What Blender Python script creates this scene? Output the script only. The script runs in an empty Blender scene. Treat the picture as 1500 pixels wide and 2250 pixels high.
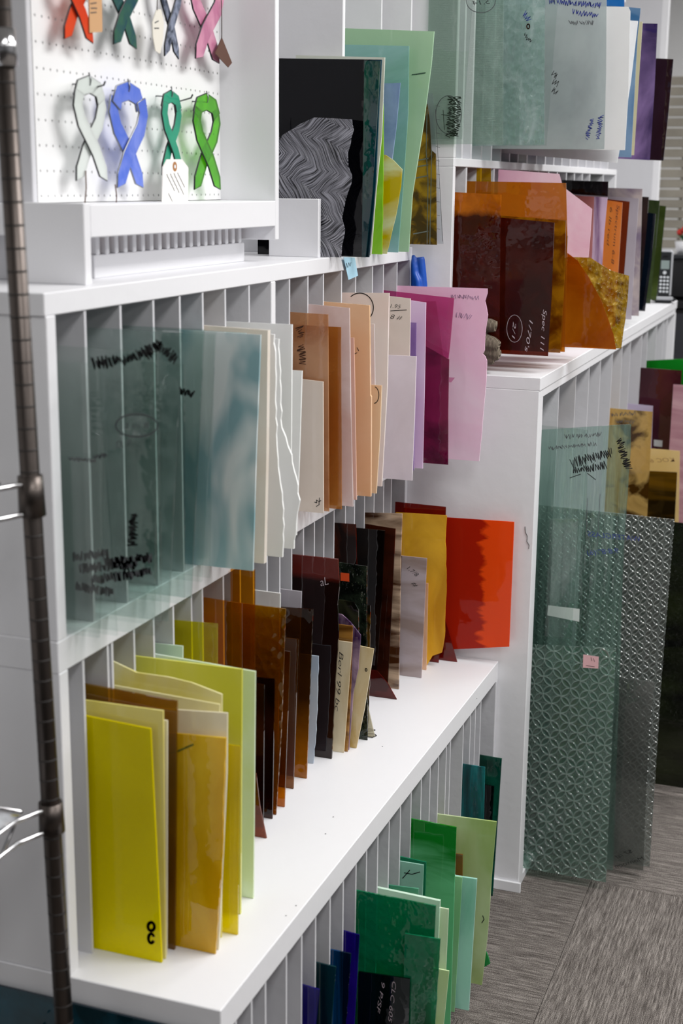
import bpy, bmesh, math, random
import numpy as np
from mathutils import Matrix, Vector
random.seed(7)
C = bpy.context.scene.collection
S = bpy.context.scene
PI = math.pi

# ------------------------------------------------------------------ camera
F = 3099.6
CAM = np.array([0.0, 0.0, 1.6])
def _rot(y, p, r):
    cy, sy, cp, sp = math.cos(y), math.sin(y), math.cos(p), math.sin(p)
    fwd = np.array([sy*cp, cy*cp, -sp]); right = np.array([cy, -sy, 0.0]); down = np.cross(fwd, right)
    cr, sr = math.cos(r), math.sin(r)
    return np.array([right*cr+down*sr, -right*sr+down*cr, fwd])
M = _rot(-0.349732912, 0.228875510, -0.0104269808)
cam = bpy.data.cameras.new('camera')
co = bpy.data.objects.new('camera', cam); C.objects.link(co)
mm = Matrix.Identity(4)
for i in range(3):
    mm[i][0] = M[0][i]; mm[i][1] = -M[1][i]; mm[i][2] = -M[2][i]; mm[i][3] = CAM[i]
co.matrix_world = mm
cam.sensor_fit = 'HORIZONTAL'; cam.sensor_width = 24.0; cam.lens = F/1500*24.0
cam.clip_start = 0.05
cam.dof.use_dof = True; cam.dof.focus_distance = 2.75; cam.dof.aperture_fstop = 5.0
S.camera = co

# ------------------------------------------------------------------ world, lamps, exposure
W = bpy.data.worlds.new('world'); S.world = W; W.use_nodes = True
W.node_tree.nodes['Background'].inputs[0].default_value = (0.9, 0.95, 1.0, 1)
W.node_tree.nodes['Background'].inputs[1].default_value = 0.3
def area(name, loc, sx, sy, power, col=(1, .99, .98)):
    l = bpy.data.lights.new(name, 'AREA'); l.shape = 'RECTANGLE'; l.size = sx; l.size_y = sy
    l.energy = power; l.color = col
    o = bpy.data.objects.new(name, l); o.location = loc; C.objects.link(o); return o
LP_W = {-1.7: 4, 0.3: 13, 2.3: 27, 4.5: 22, 6.8: 22}
LAMPS = [(0.35, 0.3), (0.35, 2.3), (0.35, 4.5), (2.2, 0.3), (2.2, 2.3), (2.2, 4.5), (0.35, 6.8), (0.35, -1.7), (2.2, -1.7)]
for lx, ly in LAMPS:
    area('ceiling_lamp', (lx, ly, 2.83), 0.55, 1.15, LP_W[ly])
S.view_settings.view_transform = 'Standard'; S.view_settings.look = 'None'
S.view_settings.exposure = 0.76; S.view_settings.gamma = 1.0
try: S.view_settings.use_curve_mapping = False
except Exception: pass
S.cycles.transparent_max_bounces = 48; S.cycles.max_bounces = 10
S.cycles.diffuse_bounces = 5; S.cycles.glossy_bounces = 3; S.cycles.transmission_bounces = 8
S.cycles.caustics_reflective = False; S.cycles.caustics_refractive = False
S.cycles.use_denoising = True

# ------------------------------------------------------------------ helpers
def ray(x, y): return M.T @ np.array([(x-750)/F, (y-1125)/F, 1.0])
def at(x, y, **k):                     # the point of a world plane (X=, Y= or Z=) that a picture point shows
    (a, v), = k.items(); i = 'XYZ'.index(a); d = ray(x, y)
    return CAM + d*((v-CAM[i])/d[i])
def depth(p): return float((M @ (np.array(p)-CAM))[2])
def lin(h):
    h = h.lstrip('#'); c = [int(h[i:i+2], 16)/255 for i in (0, 2, 4)]
    return tuple(x/12.92 if x <= .04045 else ((x+.055)/1.055)**2.4 for x in c) + (1,)
def obj(name, me_or_bm, mat=None, parent=None, loc=None):
    if isinstance(me_or_bm, bmesh.types.BMesh):
        me = bpy.data.meshes.new(name); me_or_bm.to_mesh(me); me_or_bm.free()
    else: me = me_or_bm
    if mat:
        for m in (mat if isinstance(mat, (list, tuple)) else [mat]):
            if not me.materials or m.name not in [x.name for x in me.materials]: me.materials.append(m)
    o = bpy.data.objects.new(name, me); C.objects.link(o)
    if parent: o.parent = parent
    if loc is not None: o.location = loc
    return o
def thing(name, label, cat, loc=(0, 0, 0), group=None):
    o = bpy.data.objects.new(name, None); o.location = loc; C.objects.link(o)
    o.empty_display_size = .05
    return tag(o, label, cat, group)
def tag(o, label, cat, group=None):
    o['label'] = label; o['category'] = cat
    if group: o['group'] = group
    return o
def struct(o, label=None):
    o['kind'] = 'structure'
    if label: o['label'] = label
    return o
def box(bm, x0, x1, y0, y1, z0, z1, bev=0.0):
    v = [bm.verts.new(p) for p in ((x0, y0, z0), (x1, y0, z0), (x1, y1, z0), (x0, y1, z0), (x0, y0, z1), (x1, y0, z1), (x1, y1, z1), (x0, y1, z1))]
    fs = [bm.faces.new([v[i] for i in q]) for q in ((3, 2, 1, 0), (4, 5, 6, 7), (0, 1, 5, 4), (1, 2, 6, 5), (2, 3, 7, 6), (3, 0, 4, 7))]
    if bev:
        es = {e for f in fs for e in f.edges}
        bmesh.ops.bevel(bm, geom=list(es), offset=bev, segments=1, affect='EDGES')
    return bm
def bx(x0, x1, y0, y1, z0, z1, bev=0.0): return box(bmesh.new(), x0, x1, y0, y1, z0, z1, bev)
def tube(bm, pts, r, n=8, cap=True):
    pts = [Vector(p) for p in pts]; rings = []
    for i, p in enumerate(pts):
        d = (pts[min(i+1, len(pts)-1)] - pts[max(i-1, 0)]).normalized()
        a = d.orthogonal() if i == 0 else (a - d*a.dot(d)); a.normalize(); b = d.cross(a)
        rr = r[i] if isinstance(r, (list, tuple)) else r
        rings.append([bm.verts.new(p + a*math.cos(2*PI*k/n)*rr + b*math.sin(2*PI*k/n)*rr) for k in range(n)])
    for q in range(len(rings)-1):
        for k in range(n):
            f = bm.faces.new((rings[q][k], rings[q][(k+1) % n], rings[q+1][(k+1) % n], rings[q+1][k])); f.smooth = True
    if cap: bm.faces.new(rings[0][::-1]); bm.faces.new(rings[-1])
    return bm
def on_lean(px, py, yb, k, zb):         # picture point on a plane that leans: Y = yb + k*(Z - zb)
    d = ray(px, py); t = (yb+k*(CAM[2]-zb)-CAM[1])/(d[1]-k*d[2]); return CAM+d*t
def prism(pts, n_out, thick):
    """closed outline pts (3D, on a plane) extruded by thick along n_out; face 0 = front, 1 = back, others material 1"""
    bm = bmesh.new(); n = Vector(n_out)
    a = [bm.verts.new(Vector(p)) for p in pts]; b = [bm.verts.new(Vector(p)+n*thick) for p in pts]
    f0 = bm.faces.new(a[::-1]); f1 = bm.faces.new(b)
    for i in range(len(a)):
        f = bm.faces.new((a[i], a[(i+1) % len(a)], b[(i+1) % len(a)], b[i])); f.material_index = 1
    bmesh.ops.recalc_face_normals(bm, faces=bm.faces[:])
    return bm

# ------------------------------------------------------------------ materials
class NT:
    def __init__(s, name):
        s.m = bpy.data.materials.new(name); s.m.use_nodes = True; s.t = s.m.node_tree; s.t.nodes.clear()
        s.out = s.n('ShaderNodeOutputMaterial')
    def n(s, typ, **k):
        o = s.t.nodes.new(typ)
        for a, v in k.items():
            if a[0] == '_': setattr(o, a[1:], v)
            else:
                i = o.inputs[int(a[1:])] if a[0] == 'i' and a[1:].isdigit() else o.inputs[a]
                if hasattr(v, 'is_output'): s.t.links.new(v, i)
                else: i.default_value = v
        return o
    def l(s, a, b): s.t.links.new(a, b)
def ramp(nt, fac, stops):
    r = nt.n('ShaderNodeValToRGB', i0=fac)
    e = r.color_ramp.elements
    while len(e) < len(stops): e.new(.5)
    for x, (p, c) in zip(e, stops): x.position = p; x.color = c
    return r.outputs[0]
def coords(nt, scale=(1, 1, 1), off=None):
    tc = nt.n('ShaderNodeTexCoord')
    mp = nt.n('ShaderNodeMapping', i0=tc.outputs['Object'])
    mp.inputs['Scale'].default_value = scale
    mp.inputs['Location'].default_value = off or (random.uniform(-9, 9), random.uniform(-9, 9), random.uniform(-9, 9))
    return mp.outputs[0]
def plain(name, c, rough=.5, metal=0, bump=0, bscale=60, spec=.5, var=0):
    nt = NT(name); c = lin(c) if isinstance(c, str) else c
    p = nt.n('ShaderNodeBsdfPrincipled', Roughness=rough, Metallic=metal); p.inputs['Base Color'].default_value = c
    p.inputs['Specular IOR Level'].default_value = spec
    v = coords(nt)
    if bump:
        nz = nt.n('ShaderNodeTexNoise', Vector=v, Scale=bscale, Detail=4.0)
        b = nt.n('ShaderNodeBump', Strength=bump, Distance=.002, Height=nz.outputs[0]); nt.l(b.outputs[0], p.inputs['Normal'])
    if var:
        nz = nt.n('ShaderNodeTexNoise', Vector=v, Scale=5.0, Detail=5.0)
        d = tuple(x*(1-var) for x in c[:3])+(1,)
        nt.l(ramp(nt, nz.outputs[0], [(.35, d), (.6, c)]), p.inputs['Base Color'])
    nt.l(p.outputs[0], nt.out.inputs[0]); return nt.m
def glass(name, tint, opac=0.0, c1=None, c2=None, scale=8, stretch=(1, 1, 1), bump=.15, bscale=30, gloss=.02, trans=.6,
          pat=None, side=None, var=0.0, detail=5.0, lo=.38, hi=.62, gl=1.0, bstretch=(1, 1, 1)):
    """thin art glass: tinted straight-through part + translucent coloured body + glossy skin with relief"""
    nt = NT(name)
    trans = trans*.45
    t = lin(tint); t = tuple(max(x, .0)**.5 for x in t[:3])+(1,)
    v = coords(nt, stretch)
    nz = nt.n('ShaderNodeTexNoise', Vector=v, Scale=float(scale), Detail=detail, Distortion=.6)
    vb = coords(nt, bstretch)
    if pat == 'rings' or pat == 'floral':
        tc = nt.n('ShaderNodeTexCoord'); sp = nt.n('ShaderNodeSeparateXYZ', i0=tc.outputs['Object'])
        k = 1/.042 if pat == 'rings' else 1/.030
        def frac(o):
            a = nt.n('ShaderNodeMath', _operation='MULTIPLY', i0=o, i1=k).outputs[0]
            a = nt.n('ShaderNodeMath', _operation='FRACT', i0=a).outputs[0]
            return nt.n('ShaderNodeMath', _operation='SUBTRACT', i0=a, i1=.5).outputs[0]
        a, b = frac(sp.outputs[0]), frac(sp.outputs[2])
        def hyp(a, b, da=0.0, db=0.0):
            cb = nt.n('ShaderNodeCombineXYZ', i0=nt.n('ShaderNodeMath', _operation='SUBTRACT', i0=nt.n('ShaderNodeMath', _operation='ABSOLUTE', i0=a).outputs[0], i1=da).outputs[0],
                      i1=nt.n('ShaderNodeMath', _operation='SUBTRACT', i0=nt.n('ShaderNodeMath', _operation='ABSOLUTE', i0=b).outputs[0], i1=db).outputs[0])
            return nt.n('ShaderNodeVectorMath', _operation='LENGTH', i0=cb.outputs[0]).outputs['Value']
        def band(d, r, w):
            q = nt.n('ShaderNodeMath', _operation='SUBTRACT', i0=d, i1=r).outputs[0]
            q = nt.n('ShaderNodeMath', _operation='ABSOLUTE', i0=q).outputs[0]
            m = nt.n('ShaderNodeMapRange', i0=q, i1=0.0, i2=w, i3=1.0, i4=0.0); return m.outputs[0]
        r1 = nt.n('ShaderNodeMath', _operation='MAXIMUM', i0=band(hyp(a, b, .5, .5), .5, .07), i1=band(hyp(a, b), .5, .07)).outputs[0]
        r2 = band(hyp(a, b), .15, .05); dot = nt.n('ShaderNodeMapRange', i0=hyp(a, b), i1=0.0, i2=.14, i3=1.0, i4=0.0).outputs[0]
        aa = nt.n('ShaderNodeMath', _operation='ABSOLUTE', i0=a).outputs[0]; ab = nt.n('ShaderNodeMath', _operation='ABSOLUTE', i0=b).outputs[0]
        gx, gz = band(aa, .5, .035), band(ab, .5, .035)
        h = r1
        gx, gz, dot = [nt.n('ShaderNodeMath', _operation='MULTIPLY', i0=q_, i1=f_).outputs[0] for q_, f_ in ((gx, .15), (gz, .15), (dot, .25))]
        r2 = nt.n('ShaderNodeMath', _operation='MULTIPLY', i0=r2, i1=.4).outputs[0]
        for q in (r2, dot, gx, gz): h = nt.n('ShaderNodeMath', _operation='MAXIMUM', i0=h, i1=q).outputs[0]
        height = h; bd = .004
    elif pat == 'feather':
        tc = nt.n('ShaderNodeTexCoord'); sp = nt.n('ShaderNodeSeparateXYZ', i0=tc.outputs['Object'])
        wz = nt.n('ShaderNodeTexNoise', Vector=tc.outputs['Object'], Scale=14.0, Detail=1.0)
        zz = nt.n('ShaderNodeMath', _operation='MULTIPLY_ADD', i0=wz.outputs[0], i1=.05, i2=sp.outputs[2]).outputs[0]
        zx = nt.n('ShaderNodeMath', _operation='MULTIPLY_ADD', i0=sp.outputs[0], i1=.35, i2=zz).outputs[0]
        tri = nt.n('ShaderNodeMath', _operation='PINGPONG', i0=zx, i1=.043).outputs[0]
        u = nt.n('ShaderNodeMath', _operation='MULTIPLY_ADD', i0=tri, i1=.9, i2=sp.outputs[0]).outputs[0]
        cb = nt.n('ShaderNodeCombineXYZ', i0=nt.n('ShaderNodeMath', _operation='MULTIPLY', i0=u, i1=420.0).outputs[0], i2=nt.n('ShaderNodeMath', _operation='MULTIPLY', i0=zx, i1=22.0).outputs[0])
        nz = nt.n('ShaderNodeTexNoise', Vector=cb.outputs[0], Scale=1.0, Detail=3.0); height = nz.outputs[0]; bd = .002
    elif pat == 'hammer':
        vo = nt.n('ShaderNodeTexVoronoi', Vector=vb, Scale=float(bscale)); height = vo.outputs['Distance']; bd = .003
    elif pat == 'grid':
        ck = nt.n('ShaderNodeTexWave', Vector=vb, Scale=90.0); c2_ = nt.n('ShaderNodeTexWave', Vector=vb, Scale=90.0, _bands_direction='Z')
        height = nt.n('ShaderNodeMath', _operation='MULTIPLY', i0=ck.outputs[1], i1=c2_.outputs[1]).outputs[0]; bd = .001
    else:
        nb = nt.n('ShaderNodeTexNoise', Vector=vb, Scale=float(bscale), Detail=2.0); height = nb.outputs[0]; bd = .004
    bp = nt.n('ShaderNodeBump', Strength=min(bump, 1.0), Distance=bd, Height=height)
    tr = nt.n('ShaderNodeBsdfTransparent'); tr.inputs[0].default_value = t
    if var:                                              # streaks in the colour of the glass itself
        d = tuple(x**(1+var*4)*.9 for x in t[:3])+(1,)
        nt.l(ramp(nt, nz.outputs[0], [(lo, d), (hi, t)]), tr.inputs[0])
    body = tr.outputs[0]
    if opac > 0 or pat in ('rings', 'floral', 'hammer'):
        a, b = lin(c1 or '#dfe8e4'), lin(c2 or c1 or '#dfe8e4')
        if opac >= .8: a, b = [tuple(min(.97, x**.82*1.03) if max(q[:3]) > .2 else x for x in q[:3])+(1,) for q in (a, b)]
        fcol = nz.outputs[0]
        if side:                                          # two-tone glass: (axis, middle, ragged, width)
            ax_, mid_, rag_, wid_ = side; tc2 = nt.n('ShaderNodeTexCoord'); s2_ = nt.n('ShaderNodeSeparateXYZ', i0=tc2.outputs['Object'])
            q_ = nt.n('ShaderNodeMath', _operation='MULTIPLY_ADD', i0=nt.n('ShaderNodeMath', _operation='SUBTRACT', i0=nz.outputs[0], i1=.5).outputs[0], i1=rag_, i2=s2_.outputs['XYZ'.index(ax_)]).outputs[0]
            fcol = nt.n('ShaderNodeMapRange', i0=q_, i1=mid_-wid_, i2=mid_+wid_, i3=lo, i4=hi).outputs[0]
        col = ramp(nt, fcol, [(lo, a), (hi, b)])
        df = nt.n('ShaderNodeBsdfDiffuse', Color=col, Normal=bp.outputs[0]); tl = nt.n('ShaderNodeBsdfTranslucent', Color=col, Normal=bp.outputs[0])
        m1 = nt.n('ShaderNodeMixShader', i0=trans, i1=df.outputs[0], i2=tl.outputs[0])
        fac = opac
        if pat in ('rings', 'floral', 'hammer') and opac < .4:
            fac = nt.n('ShaderNodeMapRange', i0=height, i1=0.0, i2=1.0, i3=opac, i4=opac+(.24 if pat != 'hammer' else .12)).outputs[0]  # pale haze along the raised relief paints in the highlights it would catch
        elif opac < .8:
            fac = nt.n('ShaderNodeMapRange', i0=nz.outputs[0], i1=.3, i2=.7, i3=max(0, opac-min(.25, opac*.8)), i4=min(1, opac+min(.25, opac*.8))).outputs[0]
        body = nt.n('ShaderNodeMixShader', i0=fac, i1=body, i2=m1.outputs[0]).outputs[0]
    fr = nt.n('ShaderNodeFresnel', IOR=1.5, Normal=bp.outputs[0]); ge = nt.n('ShaderNodeNewGeometry')
    fb = nt.n('ShaderNodeMath', _operation='SUBTRACT', i0=1.0, i1=ge.outputs['Backfacing'])
    ff = nt.n('ShaderNodeMath', _operation='MULTIPLY', i0=fr.outputs[0], i1=fb.outputs[0])
    ff = nt.n('ShaderNodeMath', _operation='MULTIPLY', i0=ff.outputs[0], i1=gl)
    g = nt.n('ShaderNodeBsdfGlossy', Roughness=gloss, Normal=bp.outputs[0]); g.inputs[0].default_value = (1, 1, 1, 1)
    mx = nt.n('ShaderNodeMixShader', i0=ff.outputs[0], i1=body, i2=g.outputs[0])
    nt.l(mx.outputs[0], nt.out.inputs[0]); return nt.m
def edge_mat(c, opac=.75):
    k = 'glass_edge_'+c.strip('#')
    if k in bpy.data.materials: return bpy.data.materials[k]
    nt = NT(k); tr = nt.n('ShaderNodeBsdfTransparent'); tr.inputs[0].default_value = lin(c)
    p = nt.n('ShaderNodeBsdfPrincipled', Roughness=.25); p.inputs['Base Color'].default_value = lin(c)
    mx = nt.n('ShaderNodeMixShader', i0=opac, i1=tr.outputs[0], i2=p.outputs[0]); nt.l(mx.outputs[0], nt.out.inputs[0]); return nt.m

WHITE = plain('white_painted_board', '#e6e6e9', .45, bump=.25, bscale=45)
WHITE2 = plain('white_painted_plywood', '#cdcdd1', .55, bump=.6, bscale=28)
PEGW = plain('white_pegboard', '#efefef', .4)
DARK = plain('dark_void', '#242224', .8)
BLACK = plain('black_plastic', '#0c0c0e', .35)
CHROME = plain('chrome_metal', '#8a8682', .22, metal=1)
CHROMED = plain('dull_steel', '#5d5652', .38, metal=1, var=.4)
LEAD = plain('lead_solder', '#3a3a3c', .35, metal=.7)
SILVER = plain('silver_solder', '#8d8f92', .3, metal=.8)
INK = plain('black_marker_ink', '#141416', .6)
BLUEINK = plain('blue_marker_ink', '#26328c', .6)
WINK = plain('white_marker_ink', '#c9b9c0', .6)
GREYINK = plain('faded_grey_ink', '#57585c', .7)
BROWNWOOD = plain('brown_wood', '#5a3a2c', .6)

# ------------------------------------------------------------------ room
XL, XR_, YB, YF, ZC = -1.36, 3.4, -2.9, 8.2, 2.9
o = struct(obj('wall_left', bx(XL-.1, XL, YB, YF, 0, ZC), plain('wall_paint', '#dcdcdc', .7, bump=.2)))
o = struct(obj('wall_right', bx(XR_, XR_+.1, YB, YF, 0, ZC), plain('grey_wall_paint', '#8c8c8e', .7)))
o = struct(obj('wall_back', bx(XL-.1, XR_+.1, YF, YF+.1, 0, ZC), bpy.data.materials['wall_paint']))
o = struct(obj('wall_front', bx(XL-.1, XR_+.1, YB-.1, YB, 0, ZC), bpy.data.materials['grey_wall_paint']))
o = struct(obj('ceiling', bx(XL-.1, XR_+.1, YB-.1, YF+.1, ZC, ZC+.1), plain('ceiling_paint', '#e8e8e6', .8)))

# carpet: quarter-turned tiles, each a piece of the floor
def carpet(name, ang):
    nt = NT(name); p = nt.n('ShaderNodeBsdfPrincipled', Roughness=.95); p.inputs['Specular IOR Level'].default_value = .1
    tc = nt.n('ShaderNodeTexCoord'); r = nt.n('ShaderNodeMapping', i0=tc.outputs['Object']); r.inputs['Rotation'].default_value = (0, 0, ang)
    s1 = nt.n('ShaderNodeMapping', i0=r.outputs[0]); s1.inputs['Scale'].default_value = (620, 30, 1)
    s2 = nt.n('ShaderNodeMapping', i0=r.outputs[0]); s2.inputs['Scale'].default_value = (240, 9, 1)
    n1 = nt.n('ShaderNodeTexNoise', Vector=s1.outputs[0], Scale=1.0, Detail=3.0); n2 = nt.n('ShaderNodeTexNoise', Vector=s2.outputs[0], Scale=1.0, Detail=3.0)
    n3 = nt.n('ShaderNodeTexNoise', Vector=tc.outputs['Object'], Scale=650.0, Detail=2.0)
    a = nt.n('ShaderNodeMath', _operation='ADD', i0=n1.outputs[0], i1=n2.outputs[0])
    a = nt.n('ShaderNodeMath', _operation='MULTIPLY_ADD', i0=a.outputs[0], i1=.75, i2=nt.n('ShaderNodeMath', _operation='MULTIPLY', i0=n3.outputs[0], i1=1.5).outputs[0])
    a = nt.n('ShaderNodeMath', _operation='DIVIDE', i0=a.outputs[0], i1=3.0)
    nt.l(ramp(nt, a.outputs[0], [(.40, lin('#332e2b')), (.5, lin('#645e5a')), (.61, lin('#a49d97'))]), p.inputs['Base Color'])
    b = nt.n('ShaderNodeBump', Strength=.8, Distance=.003, Height=a.outputs[0]); nt.l(b.outputs[0], p.inputs['Normal'])
    nt.l(p.outputs[0], nt.out.inputs[0]); return nt.m
CA, CB = carpet('carpet_loop_across', PI/2), carpet('carpet_loop_along', 0)
floor = struct(obj('floor', bx(XL-.1, XR_+.1, YB-.1, YF+.1, -.1, -.008), plain('carpet_backing', '#2b2725', .9)))
tA = bx(-.3296, .3296, -.3296, .3296, -.008, 0, .0012)
meA = bpy.data.meshes.new('carpet_tile'); tA.to_mesh(meA); meB = meA.copy(); tA.free(); meA.materials.append(CA); meB.materials.append(CB)
for i in range(-1, 4):
    for j in range(-4, 4):
        o = bpy.data.objects.new('carpet_tile', (meA, meB)[(i+j) % 2]); C.objects.link(o)
        o.location = (-.483+.33+.66*i, 3.07+.33+.66*j, 0); o.parent = floor

# ------------------------------------------------------------------ racks
yN, yR = 1.482, 2.958
XMID, XLED, XRT, XUP = -.922, -.699, -.632, -.835
XB = -1.30
DT = .0052
def rack(name, label, loc, group=None): return thing(name, label, 'rack', loc, group)
def part(name, t, x0, x1, y0, y1, z0, z1, m=None, bev=.0012):
    l = t.location; return obj(name, bx(x0-l.x, x1-l.x, y0-l.y, y1-l.y, z0-l.z, z1-l.z, bev), m or WHITE, t)
# base of the stepped rack (ledge)
A = rack('glass_storage_rack', 'long low white slotted rack with the wide lower ledge on top', (-1.0, yN, 0))
part('ledge_board', A, XB, XLED, yN-.002, yR-.001, .512, .556)
part('side_panel', A, XB, XLED-.012, yN+.012, yN+.03, .03, .512, WHITE2)
part('side_panel', A, XB, XLED, yR-.014, yR-.001, .03, .512, WHITE2)
part('back_panel', A, XB, XB+.01, yN+.03, yR-.014, .03, .512, WHITE2)
part('bottom_board', A, XB, XLED, yN+.002, yR-.001, .0, .03)
DA = [1.532, 1.584, 1.632, 1.709, 1.769, 1.826, 1.889, 1.949, 2.01, 2.063, 2.122, 2.184, 2.249, 2.313, 2.377, 2.435, 2.492, 2.547, 2.577, 2.675, 2.732, 2.773, 2.818]
for y in DA: part('divider', A, XB+.01, XLED-.002, y-DT/2, y+DT/2, .03, .512, WHITE2, 0)
# upper part of the stepped rack: two rows of slots
B = rack('glass_storage_rack', 'white two-tier slotted rack standing on the lower ledge below the pegboard', (-1.1, yN, .556))
zs0, zs1, zt0, zt1 = .985, 1.028, 1.440, 1.468
part('top_board', B, XB, XMID, yN-.003, yR-.001, zt0, zt1)
part('shelf_board', B, XB, XMID, yN-.001, yR-.001, zs0, zs1)
for k, (a, b) in enumerate(((.556, zs0), (zs1, zt0))):
    part('side_panel', B, XB, XMID, yN, yN+.022, a, b, WHITE)
    part('side_panel', B, XB, XMID, yR-.016, yR-.001, a, b, WHITE2)
    part('back_panel', B, XB, XB+.01, yN+.022, yR-.016, a, b, WHITE2)
part('center_panel', B, XB+.01, XMID, 2.178, 2.196, zs1, zt0, WHITE)
DB = [1.577, 1.669, 1.7625, 1.844, 1.92, 2.0, 2.091, 2.262, 2.348, 2.425, 2.521, 2.6, 2.7, 2.769, 2.859]
for y in DB: part('divider', B, XB+.01, XMID-.002, y-DT/2, y+DT/2, zs1, zt0, WHITE2, 0)
DM = [at(x, y, X=XMID)[1] for x, y in ((249, 1412), (297, 1382), (340, 1357), (383, 1330), (423, 1310), (447, 1295), (493, 1268), (530, 1245), (559, 1230), (589, 1214), (617, 1196), (643, 1182), (669, 1166), (693, 1152), (714, 1140), (736, 1127), (761, 1115), (781, 1100), (803, 1090), (824, 1078), (845, 1066), (862, 1055))]
DM = [1.545, 1.61] + DM
for y in DM: part('divider', B, XB+.01, XMID-.002, y-DT/2, y+DT/2, .556, zs0, WHITE2, 0)
# tall right rack standing on the floor
R = rack('glass_storage_rack', 'tall white slotted rack on the carpet past the step, brown glass on top', (-1.0, yR, 0))
yE = 5.25
part('side_panel', R, XB, XRT, yR, yR+.016, .0, 1.172, WHITE)
part('front_post', R, XRT-.02, XRT-.0005, yR+.017, yR+.045, .022, 1.155, WHITE)
part('side_panel', R, XB, XRT, yE-.02, yE, .0, 1.155, WHITE)
part('top_board', R, XB, XRT+.002, yR, yE, 1.172, 1.20, WHITE)
part('front_lip', R, XRT-.012, XRT, yR+.016, yE-.02, 1.155, 1.172, WHITE, 0)
part('bottom_board', R, XB, XRT-.002, yR+.016, yE-.02, .0, .022)
part('back_panel', R, XB, XB+.01, yR+.016, yE-.02, .022, 1.172, WHITE2)
part('kick_trim', R, -.697, XRT+.006, yR-.007, yR-.0005, .0, .025, WHITE)
DR = [3.181, 3.382, 3.557, 3.72, 3.905, 4.068, 4.223, 4.449, 4.57, 4.777, 4.945, 5.045]
for y in DR: part('divider', R, XB+.01, XRT-.002, y-DT/2, y+DT/2, .022, 1.155, WHITE2, 0)
# upper right rack, on top of the tall one
U = rack('glass_storage_rack', 'white upper slotted rack with clear glass sheets in its top row', (-1.1, yR, 1.2))
yUE = 5.02
part('side_panel', U, XB, XUP, yR, yR+.016, 1.2, 1.637, WHITE)
part('side_panel', U, XB, XUP, yUE-.016, yUE, 1.2, 1.637, WHITE)
part('shelf_board', U, XB, XUP, yR, yUE, 1.637, 1.655, WHITE)
part('base_board', U, XB+.01, XUP, yR+.016, yUE-.016, 1.2, 1.24, WHITE)
part('inner_floor', U, XB+.01, XUP-.03, yR+.016, yUE-.016, 1.655, 1.668, WHITE2)
part('back_panel', U, XB, XB+.01, yR+.016, yUE-.016, 1.2, 1.637, WHITE2)
part('back_panel', U, XB, XB+.01, yR+.016, yUE-.016, 1.655, 2.2, WHITE2)
part('side_panel', U, XB, XUP, yR, yR+.016, 1.655, 2.2, WHITE)
part('side_panel', U, XB, XUP-.12, yUE-.016, yUE, 1.655, 2.2, WHITE)
part('top_board', U, XB, XUP, yR, yUE, 2.2, 2.22, WHITE)
DU = [3.069, 3.194, 3.314, 3.435, 3.562, 3.685, 3.794, 3.92, 4.036, 4.165, 4.285, 4.409, 4.533, 4.775]
for y in DU: part('divider', U, XB+.01, XUP-.002, y-.006, y+.006, 1.24, 1.637, WHITE2, 0)
DV = [3.035, 3.11, 3.2, 3.29, 3.38, 3.47, 3.56, 3.66, 3.77, 3.88, 3.99, 4.1, 4.22, 4.34, 4.47, 4.6, 4.72, 4.86]
for y in DV: part('divider', U, XB+.01, XUP-.004, y-.006, y+.006, 1.683, 2.2, WHITE2, 0)
for y in DV: part('divider_foot', U, XUP-.03, XUP-.004, y-.006, y+.006, 1.655, 1.683, WHITE2, 0)
# far rack end behind
FR = rack('glass_storage_rack', 'pale grey end of a further rack beyond the upper right rack', (-1.0, 5.3, 1.2))
part('side_panel', FR, -1.3, at(1432, 400, Y=5.6)[0], 5.6, 5.62, 0, 2.3, WHITE2)
part('front_post', FR, at(1432, 400, Y=5.6)[0], at(1446, 400, Y=5.6)[0], 5.6, 5.64, 1.21, 2.3, WHITE)
part('shelf_board', FR, -1.3, at(1446, 400, Y=5.6)[0], 5.62, 6.4, 1.21, 1.24, WHITE)
part('side_panel', FR, -1.3, at(1446, 400, Y=5.6)[0]-.01, 6.36, 6.38, 0.0, 1.21, WHITE2)
# top-left open rack on the stepped rack
T = rack('partition_rack', 'white open partitions standing behind the dark sheets on top of the stepped rack', (-1.1, 2.58, zt1))
X9 = -.946
part('partition', T, XB, X9, 2.575, 2.587, zt1, 2.25, WHITE)
part('partition', T, XB, -.975, 2.882, 2.888, zt1, 2.25, WHITE)
part('partition', T, XB, -.928, 2.936, 2.942, zt1, 2.25, WHITE)
part('top_board', T, XB, -.928, 2.44, 2.942, 2.25, 2.27, WHITE)
part('back_panel', T, XB, XB+.01, 2.44, 2.942, zt1, 2.25, WHITE2)
F2 = thing('partition_bracket', 'small square white support panel in front of the feathered dark sheet', 'bracket', (-1.0, 2.432, zt1))
q0, q1 = at(590, 563, Y=2.432), at(700, 437, Y=2.432)
part('panel', F2, -1.035, q1[0], 2.432, 2.436, zt1, q1[2], WHITE)
part('front_edge', F2, q1[0]-.012, q1[0]+.0005, 2.436, 2.441, zt1, q1[2], WHITE, 0)

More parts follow.
